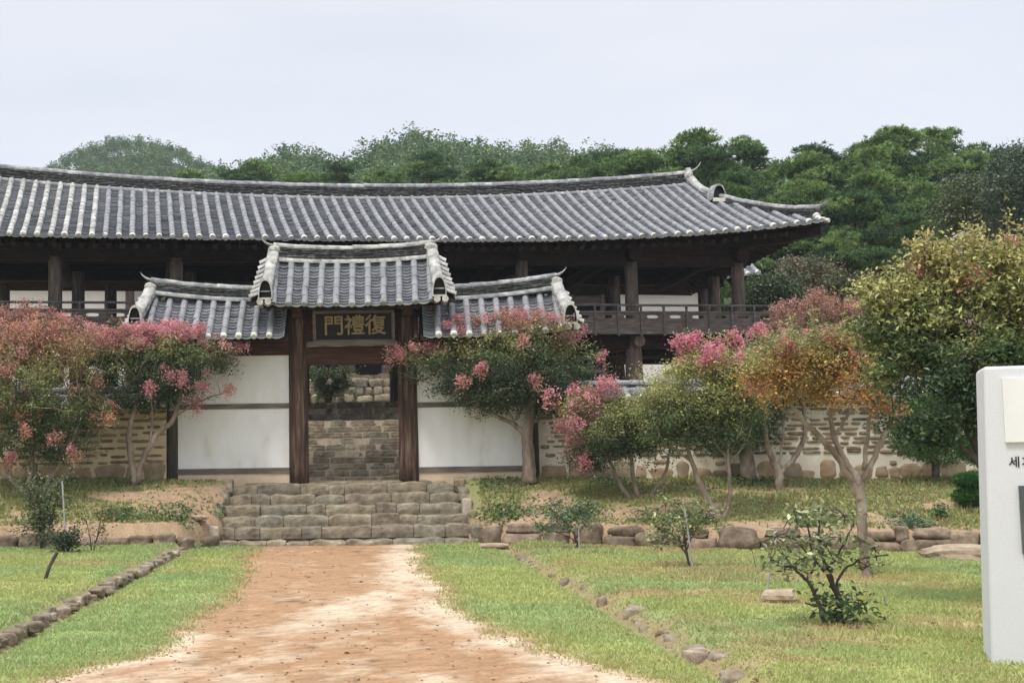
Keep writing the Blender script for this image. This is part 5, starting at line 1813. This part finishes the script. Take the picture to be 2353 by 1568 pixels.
# ------------------------------------------------------------------ pines
def pine_mesh(seed, hgt, crown0, wid, ntuft=60):
    """a red pine: leaning trunk, limbs, flat layered pads of needle tufts; base at the origin"""
    r_ = np.random.default_rng(seed)
    tr, fo = MB(), MB()
    lean = r_.normal(0, .05, 2)
    tp_ = spline([(0, 0, -.4), (lean[0] * hgt * .3, lean[1] * hgt * .3, hgt * .35), (lean[0] * hgt, lean[1] * hgt, hgt * .72), (lean[0] * hgt * .8, lean[1] * hgt, hgt * .97)], 6)
    tube(tr, tp_, np.linspace(.19, .03, len(tp_)), 8, wob=.1)
    npad = int(31 + r_.integers(8))
    for i in range(npad):
        f = (i + r_.random()) / npad
        z = hgt * (crown0 + (1 - crown0) * f)
        a = r_.random() * 6.283
        prof = math.sin(math.pi * min(1, .22 + .78 * f)) ** .7
        rad_ = wid * prof * r_.uniform(.25, 1.0)
        ax = np.array([np.interp(z, tp_[:, 2], tp_[:, 0]), np.interp(z, tp_[:, 2], tp_[:, 1]), 0])
        c = ax + [math.cos(a) * rad_, math.sin(a) * rad_, z + r_.normal(0, .12)]
        s0 = ax + [0, 0, z - .25 * rad_]
        tube(tr, [s0, (s0 + c) / 2 + [0, 0, .05], c - [0, 0, .08]], [.05, .035, .012], 5, cap=False)
        pr = wid * r_.uniform(.22, .46)
        u = r_.normal(size=(ntuft, 3)); u /= np.linalg.norm(u, axis=1)[:, None]
        q = c + u * (r_.random((ntuft, 1)) ** .4) * [pr, pr, pr * .22]
        q[:, 2] += .10 * np.sin(q[:, 0] * 5 + i) - .25 * (np.linalg.norm((q - c)[:, :2], axis=1) / pr) ** 2 * pr * .5
        base = np.array([(.085, .15, .056), (.135, .215, .07), (.195, .285, .09), (.06, .11, .055)][r_.integers(4)])
        nn = 13
        dirs = r_.normal(size=(ntuft, nn, 3)) * .75 + u[:, None, :] * .55 + [0, 0, .75]
        dirs /= np.linalg.norm(dirs, axis=2)[..., None]
        ln = r_.uniform(.09, .2, (ntuft, nn, 1))
        sd = np.cross(dirs, r_.normal(size=(ntuft, nn, 3))); sd /= np.linalg.norm(sd, axis=2)[..., None]
        wd = .014
        v = np.stack([q[:, None, :] - sd * wd, q[:, None, :] + sd * wd, q[:, None, :] + dirs * ln + sd * wd * .6, q[:, None, :] + dirs * ln - sd * wd * .6], 2).reshape(-1, 3)
        cc = base * (.55 + .9 * r_.random((ntuft, 1, 1, 1))) * np.ones((1, nn, 4, 1))
        fo.add(v, np.arange(len(v)).reshape(-1, 4), col=cc.reshape(-1, 3))
    return tr.mesh('pine_trunk', M['pinebark'], True), fo.mesh('pine_crown', M['needle'])


PINES = [pine_mesh(s, h, c, wd_, nt_) for s, h, c, wd_, nt_ in ((1, 9, .32, 2.1, 105), (2, 8.5, .28, 2.4, 105), (3, 10, .38, 2.0, 105), (4, 8, .25, 2.3, 105), (5, 7.5, .3, 2.6, 105))]


def pine(px, ytop, Yc, k, label, wide=1.0, group='pines behind the pavilion'):
    tm, fm = PINES[k]
    c = P(px, ytop, Yc)
    gzv = float(ground_z(c[0], Yc))
    h0 = (9, 8.5, 10, 8, 7.5)[k]
    hh = max(3.5, c[2] - gzv)
    sc_ = hh / h0
    t = thing('pine_tree', label, 'tree', (c[0], Yc, gzv), group)
    t.rotation_euler = (0, 0, float(rng.random() * 6.28))
    ws = max(.75, min(1.35, sc_)) * wide
    t.scale = (ws, ws, sc_)
    for nm, me in (('trunk', tm), ('crown', fm)):
        o = bpy.data.objects.new(nm, me); COL.objects.link(o); o.parent = t
    return t


ORD = ['first', 'second', 'third', 'fourth', 'fifth', 'sixth', 'seventh', 'eighth', 'ninth', 'tenth', 'eleventh', 'twelfth', 'thirteenth', 'fourteenth', 'fifteenth', 'sixteenth']
row1 = [(2070, 288, 60, 2), (2150, 305, 62, 0)]
pine(2065, 292, 60, 1, 'tallest pine, standing highest above the other treetops at right', 1.3)
pine(2135, 305, 62, 4, 'second tallest pine, just right of the tallest treetop', 1.1)
for i, (px, yt, Yc, k) in enumerate([(1480, 350, 66, 1), (1550, 325, 67, 4), (1640, 352, 63, 3), (1710, 335, 66, 0), (1790, 345, 62, 2), (1870, 352, 60, 1), (1950, 345, 63, 4), (2010, 350, 58, 0), (2215, 352, 60, 1), (2290, 350, 61, 3), (2350, 345, 63, 2), (2420, 355, 60, 0)]):
    pine(px, yt, Yc, k, 'dark pine in the tree line right of the roof ridge, %s from the left' % ORD[i], 1.25)
for i, (px, yt, Yc, k) in enumerate([(1690, 415, 55, 3), (1790, 440, 54, 4), (1880, 420, 53, 1), (1960, 450, 52, 3), (2040, 410, 54, 4), (2130, 430, 52, 0), (2080, 500, 49.5, 3), (1930, 540, 49, 4), (2230, 440, 53, 2), (2010, 580, 47, 3)]):
    pine(px, yt, Yc, k, 'pine in the nearer dark group below the tree line at right, %s from the left' % ORD[sorted(range(10), key=lambda q: [1690, 1790, 1880, 1960, 2040, 2130, 2080, 1930, 2230, 2010][q]).index(i)], 1.15)
for i, (px, yt, Yc, k) in enumerate([(430, 392, 92, 1), (530, 398, 88, 3), (620, 384, 92, 4), (700, 400, 86, 1), (790, 385, 90, 3), (870, 398, 86, 4), (970, 366, 88, 1), (1030, 360, 84, 2), (1110, 384, 86, 3), (1190, 392, 84, 4), (1270, 378, 82, 1), (1340, 366, 80, 0), (1410, 362, 76, 3), (1470, 378, 72, 4)]):
    pine(px, yt, Yc, k, 'bright green pine showing over the roof ridge, %s from the left' % ORD[i], 1.35)

# the wood on the hills, one mass
fo = MB()
nT = 5600
tx, ty = [], []
while len(tx) < nT:
    yy = rng.uniform(94, 200) if rng.random() < .45 else rng.uniform(200, 330)
    xx = rng.uniform(-.30 * yy - 4, .22 * yy + 20)
    if yy > 200 and (xx > 5 or xx < -95):
        continue
    tx.append(xx); ty.append(yy)
tx = np.array(tx); ty = np.array(ty); tz = ground_z(tx, ty)
for i in range(nT):
    hgt = rng.uniform(3.2, 5.6) * (.8 if ty[i] > 200 else 1); wd_ = rng.uniform(1.0, 1.9) * (.85 if ty[i] > 200 else 1.0)
    ncl = 8
    cl = rng.normal(0, .5, (ncl, 3)) * [wd_ * .7, wd_ * .7, hgt * .22] + [0, 0, hgt * .62]
    cl[0] = [0, 0, hgt * .92]
    n = 115 if ty[i] < 200 else 85
    ii = rng.integers(ncl, size=n)
    pos = np.array([tx[i], ty[i], tz[i]]) + cl[ii] + rng.normal(0, .32, (n, 3)) * [1, 1, .6]
    base = np.array([(.11, .18, .075), (.14, .22, .085), (.165, .25, .095), (.12, .18, .09), (.18, .23, .105)][rng.integers(5)])
    leaf_quads(fo, pos, .40 if ty[i] < 200 else .42, .27, .8, base * (.7 + .6 * rng.random((n, 1))))
forest = fo.build('forest', M['needle'])
forest['kind'] = 'stuff'
tag(forest, 'green wooded hills of mixed pines filling the skyline behind the roof', 'woods')

# chimney
ch = thing('chimney', 'small brick chimney with a tiled cap among the trees at far right', 'chimney', P(2205, 600, 40))
mb = MB(); c = P(2205, 560, 40); box(mb, WORLD, c[0] - .16, c[0] + .16, 39.85, 40.15, c[2] - 1.3, c[2] + .1); box(mb, WORLD, c[0] - .42, c[0] + .42, 39.6, 40.4, float(ground_z(c[0], 40)), c[2] - 1.3); mb.build('shaft', M['brickred'], ch)
mb = MB(); sweep(mb, [(c[0] - .3, 39.7, c[2] + .1), (c[0], 39.9, c[2] + .27), (c[0] + .3, 40.1, c[2] + .12)], [(-.25, 0), (.25, 0), (.25, .05), (-.25, .05)], (0, 1, 0)); mb.build('cap', M['ridgecap'], ch)

# ------------------------------------------------------------------ the white marker stone
mz = float(ground_z(5.4, 10.86))
A0, A1 = P(2293, 1555, 10.9), P(2272, 842, 10.9)
MK = Frame(A0[:2] - [.045, 0], -15.0)
mk = thing('marker_stone', 'tall white granite marker stone with plaque and black lettering, cut by the right frame edge', 'monument', MK.w(.8, .25, mz))
lean_s = float((A1 - A0) @ MK.t) / (A1[2] - A0[2])
H0, H1 = mz - .3, float(A1[2])
mb = MB()
rings = []
for z, sh in ((H0, 0), (H1 - .02, 0), (H1, .014)):
    off = lean_s * (z - A0[2])
    rings.append(MK.w([off + sh, off + .012 + sh * .3, 1.55 - sh, 1.57 - sh, 1.55, off + .03 + sh], [.02 + sh, sh, sh, .02 + sh, .55 - sh, .55 - sh], np.full(6, z)))
v = np.concatenate(rings)
q = [(r * 6 + i, r * 6 + (i + 1) % 6, (r + 1) * 6 + (i + 1) % 6, (r + 1) * 6 + i) for r in range(2) for i in range(6)]
mb.add(v, q, [(12, 12 + i, 12 + i + 1) for i in range(1, 5)])
mb.build('slab', M['granite'], mk)
hit = lambda px, py: (lambda d: (lambda k: CAM + d * k)(((MK.o + [0, 0, 0] - CAM) @ MK.n) / (d @ MK.n)))(ray(px, py))
sq = lambda px, py: float((hit(px, py) - MK.o) @ MK.t)
zq = lambda py: float(hit(2330, py)[2])
mb = MB(); box(mb, MK, sq(2304, 940), 1.4, -.03, .02, zq(1015), zq(869)); mb.build('plaque', M['marble'], mk)
mb = MB(); box(mb, MK, sq(2343, 1190), 1.3, -.03, .02, zq(1270), zq(1115)); mb.build('dark_panel', M['panelglass'], mk)
for ch_, px in (('\uc138', 2330), ('\uacc4', 2360)):
    me = glyph(ch_, .092, .006, .001); me.materials.append(M['ink'])
    o = bpy.data.objects.new('letter', me); COL.objects.link(o); o.parent = mk
    o.matrix_parent_inverse = parent_world(mk).inverted(); o.matrix_basis = facing(MK, sq(px, 1062), -.003, zq(1062))

# ------------------------------------------------------------------ loose stones
def stone(label, px, py, z, half, mat, e=2.6, jit=.12, sink=.3):
    b = gz(px, py, z)
    mb = MB(); rock(mb, WORLD, (b[0], b[1], b[2] + half[2] * (1 - sink)), half, e=e, d=5, jit=jit * 1.6, rot=rng.normal(0, .4))
    return tag(mb.build('rock', M[mat]), label, 'rock', 'loose rocks')


M['palerock'] = simple('pale_sandstone', [(0.3, (.30, .22, .15)), (0.6, (.43, .34, .25)), (.8, (.5, .43, .34))], 5, .9, bmp=.5)
stone('pale angular sandstone rock on the lawn left of the quince sapling', 1793, 1400, 0, (.16, .12, .09), 'palerock', 3)
stone('flat sandy mound-like rock below the stone edging by the white stone', 2205, 1302, -.1, (.62, .35, .17), 'palerock', 2.2, .1, .6)
stone('flat pale slab at the left end of the right stone edging', 1135, 1262, .1, (.28, .16, .05), 'palerock', 4, .05, .1)
stone('small white stone at the right end of the left stone edging', 455, 1262, .1, (.2, .12, .05), 'palerock', 3, .08, .2)
stone('tiny pale stone on the right lawn before the white stone', 2053, 1618 - 0 if False else 1616 - 0, 0, (.05, .04, .03), 'palerock') if False else None

# ------------------------------------------------------------------ grass
def blades(n, region, h, wd, colf):
    y = 9.2 + (29.8 - 9.2) * rng.random(n * 6) ** 1.9
    x = rng.uniform(-10, 18, n * 6)
    vis = (x > -.27 * y - 1.6) & (x < .50 * y + 2.0)
    x, y = x[vis], y[vis]
    keep = region(x, y)
    x, y = x[keep][:n], y[keep][:n]
    return x, y


gx, gy = blades(330000, lambda x, y: (y < wall_line(x) - .05) & (rng.random(len(x)) > .85 * np.exp(-((x - 2.88) / .2) ** 2)) & (np.abs(x + 3.3) > .1) & (path_mask(x, y) < .30 * (rng.random(len(x)) ** 2.2) - .03) & (rng.random(len(x)) > .7 * spots(x, y)) & (rng.random(len(x)) < .35 + .65 * sstep(.35, .6, fbm(x * 2, y * 2, 7, 3))), 0, 0, None)
bx, by = blades(95000, lambda x, y: (y > wall_line(x) + .2) & (np.abs(x + .22) > 2.75) & (rng.random(len(x)) < .06 + sstep(.50, .68, fbm(x * .8 + 3, y * 1.3, 91, 4) + .075 + .2 * sstep(.55, 1, (y - wall_line(x)) / (29.5 - wall_line(x))) - .12 * np.exp(-((x + 3.0) / 1.1) ** 2) + .08 * sstep(-3.5, -5, x))), 0, 0, None)
gr = MB()
for x, y, bank in ((gx, gy, False), (bx, by, True)):
    n = len(x)
    z = ground_z(x, y)
    cl = fbm(x * 1.6, y * 1.6, 17, 3)
    tall = sstep(.52, .75, fbm(x * 1.1 + 9, y * 1.1, 19, 3)) * np.where((x > 2.9) | bank, 1.0, .12)
    hgt = (.012 + .024 * rng.random(n)) * (.7 + .8 * cl) + .05 * tall * rng.random(n)
    hgt = hgt * (1.5 if bank else 1.0) * (.8 + y / 60)
    a = rng.random(n) * 6.283
    wd_ = (.0045 + .00045 * y) * (1.5 if bank else 1)
    le = rng.normal(0, .55, (n, 2)) * hgt[:, None]
    b = np.stack([x, y, z - .005], 1)
    sd = np.stack([np.cos(a) * wd_, np.sin(a) * wd_, 0 * a], 1)
    tpp = b + np.stack([le[:, 0], le[:, 1], hgt + .005], 1)
    v = np.stack([b - sd, b + sd, tpp], 1).reshape(-1, 3)
    w1_ = fbm(x * .55, y * .4, 71, 3)[:, None]
    c1 = np.array([.42, .47, .175]); c2 = np.array([.35, .445, .18]); c3 = np.array([.47, .37, .19])
    k = sstep(.35, .65, w1_)
    cc = c1 * k + c2 * (1 - k)
    dr = (sstep(.5, .72, fbm(x * .9 + 5, y * .8, 81, 4)) * (.2 + .6 * (x > 2.9)))[:, None] * .75
    dr = np.maximum(dr, (rng.random((n, 1)) < .07) * .8)
    dr = np.maximum(dr, spots(x, y)[:, None])
    dr = np.maximum(dr, sstep(-.22, .05, path_mask(x, y))[:, None] * .75 * (rng.random((n, 1)) < .75))
    cc = cc * (1 - dr) + c3 * dr
    if bank:
        cc = np.where(rng.random((n, 1)) < .45, c3 * .8, np.array([.25, .32, .105]))
    cc = cc * (.82 + .36 * rng.random((n, 1)))
    gr.add(v, None, np.arange(3 * n).reshape(-1, 3), col=np.repeat(cc, 3, 0))
grass = gr.build('grass', M['grassblade'])
grass['kind'] = 'stuff'
tag(grass, 'short green grass of the lawns and bank with drier tufts', 'grass')

# grit on the path, fallen leaves on path and lawn
M['clod'] = simple('earth_clod', [(0.3, (.18, .10, .06)), (0.6, (.30, .19, .12)), (.8, (.42, .33, .24))], 9, .95, isl=.3)
gm = MB()
n = 0
while n < 500:
    y = 9.3 + 18 * rng.random() ** 1.7
    x = rng.uniform(-2.6, 2.6)
    if path_mask(x, y) < .02:
        continue
    r_ = rng.uniform(.004, .011) * (1 if rng.random() < .93 else 2)
    v, q = _unit_cube(2)
    g_ = v / np.linalg.norm(v, axis=1)[:, None] * (1 + .25 * rng.normal(size=(len(v), 1))) * [r_ * 1.3, r_ * 1.2, r_ * .8]
    gm.add(g_ + [x, y, float(ground_z(x, y)) + r_ * .2], q)
    n += 1
gravel = gm.build('gravel', M['clod'])
gravel['kind'] = 'stuff'
tag(gravel, 'fine grit and pebbles scattered over the sandy path', 'gravel')
n = 900
y = 9.4 + 20 * rng.random(n) ** 1.5
x = np.where(rng.random(n) < .6, rng.uniform(2.9, 9, n), rng.uniform(-6, 3, n))
ok = (np.abs(x + .25) > 2.75) | (y < 27.3)
x, y = x[ok], y[ok]
fl_ = MB()
lc = np.array([(.30, .17, .07), (.22, .13, .07), (.36, .25, .12), (.40, .32, .18)])[rng.integers(4, size=len(x))] * (.7 + .6 * rng.random((len(x), 1)))
leaf_quads(fl_, np.stack([x, y, ground_z(x, y) + .012 + .02 * rng.random(len(x))], 1), .05, .03, 2.5, lc)
litter = fl_.build('fallen_leaves', M['leaf'])
litter['kind'] = 'stuff'
tag(litter, 'brown fallen leaves lying about the lawns and path', 'leaves')

# low leafy weeds on the bank
wd = MB()
for px, py, rx, n in ((1700, 1140, 55, 700), (1640, 1155, 40, 300), (2130, 1165, 45, 500), (2180, 1150, 40, 400), (2060, 1120, 40, 300), (1105, 1190, 35, 250), (1330, 1180, 70, 500), (1270, 1130, 50, 300), (1560, 1185, 50, 400), (520, 1180, 25, 120), (380, 1170, 40, 260), (300, 1120, 60, 400), (240, 1150, 60, 450), (180, 1180, 50, 300), (450, 1135, 60, 260), (1820, 1110, 60, 350), (2000, 1190, 45, 200), (1215, 1096, 22, 160), (1100, 1140, 40, 160), (260, 1222, 45, 160), (340, 1232, 40, 130), (420, 1222, 35, 110), (460, 1200, 30, 90), (60, 1220, 60, 260), (1180, 1215, 40, 120), (1420, 1215, 50, 160), (1750, 1210, 50, 160), (1860, 1215, 40, 120), (2080, 1210, 40, 130)):
    c = G(px, py, .95)
    c[1] = min(max(c[1], float(wall_line(c[0])) + .6), 29.3)
    k = c[1] / F
    p_ = np.stack([c[0] + rng.normal(0, rx * k * .6, n), np.clip(c[1] + rng.normal(0, .28, n), float(wall_line(c[0])) + .3, 29.7), np.zeros(n)], 1)
    p_[:, 2] = ground_z(p_[:, 0], p_[:, 1]) + rng.random(n) * .09
    b_ = np.array([(.08, .155, .05), (.12, .21, .06), (.085, .16, .075)][rng.integers(3)])
    leaf_quads(wd, p_, .08, .042, .9, b_ * (.7 + .6 * rng.random((n, 1))))
weeds = wd.build('weeds', M['leaf'])
weeds['kind'] = 'stuff'
tag(weeds, 'patches of low broad-leaved weeds on the bank', 'weeds')

# ------------------------------------------------------------------ the light summer haze over the hills
hz = MB(); box(hz, WORLD, -150, 270, -12, 440, -3, 92)
hm = bpy.data.materials.new('haze'); hm.use_nodes = True
hn = hm.node_tree; hn.nodes.clear()
ho = hn.nodes.new('ShaderNodeOutputMaterial'); hv = hn.nodes.new('ShaderNodeVolumePrincipled')
hv.inputs['Density'].default_value = .0004
hv.inputs['Color'].default_value = (.80, .88, .97, 1)
hn.links.new(hv.outputs['Volume'], ho.inputs['Volume'])
haze = hz.build('haze', hm)
haze['kind'] = 'stuff'
tag(haze, 'faint bluish summer haze over the wooded hills', 'haze')
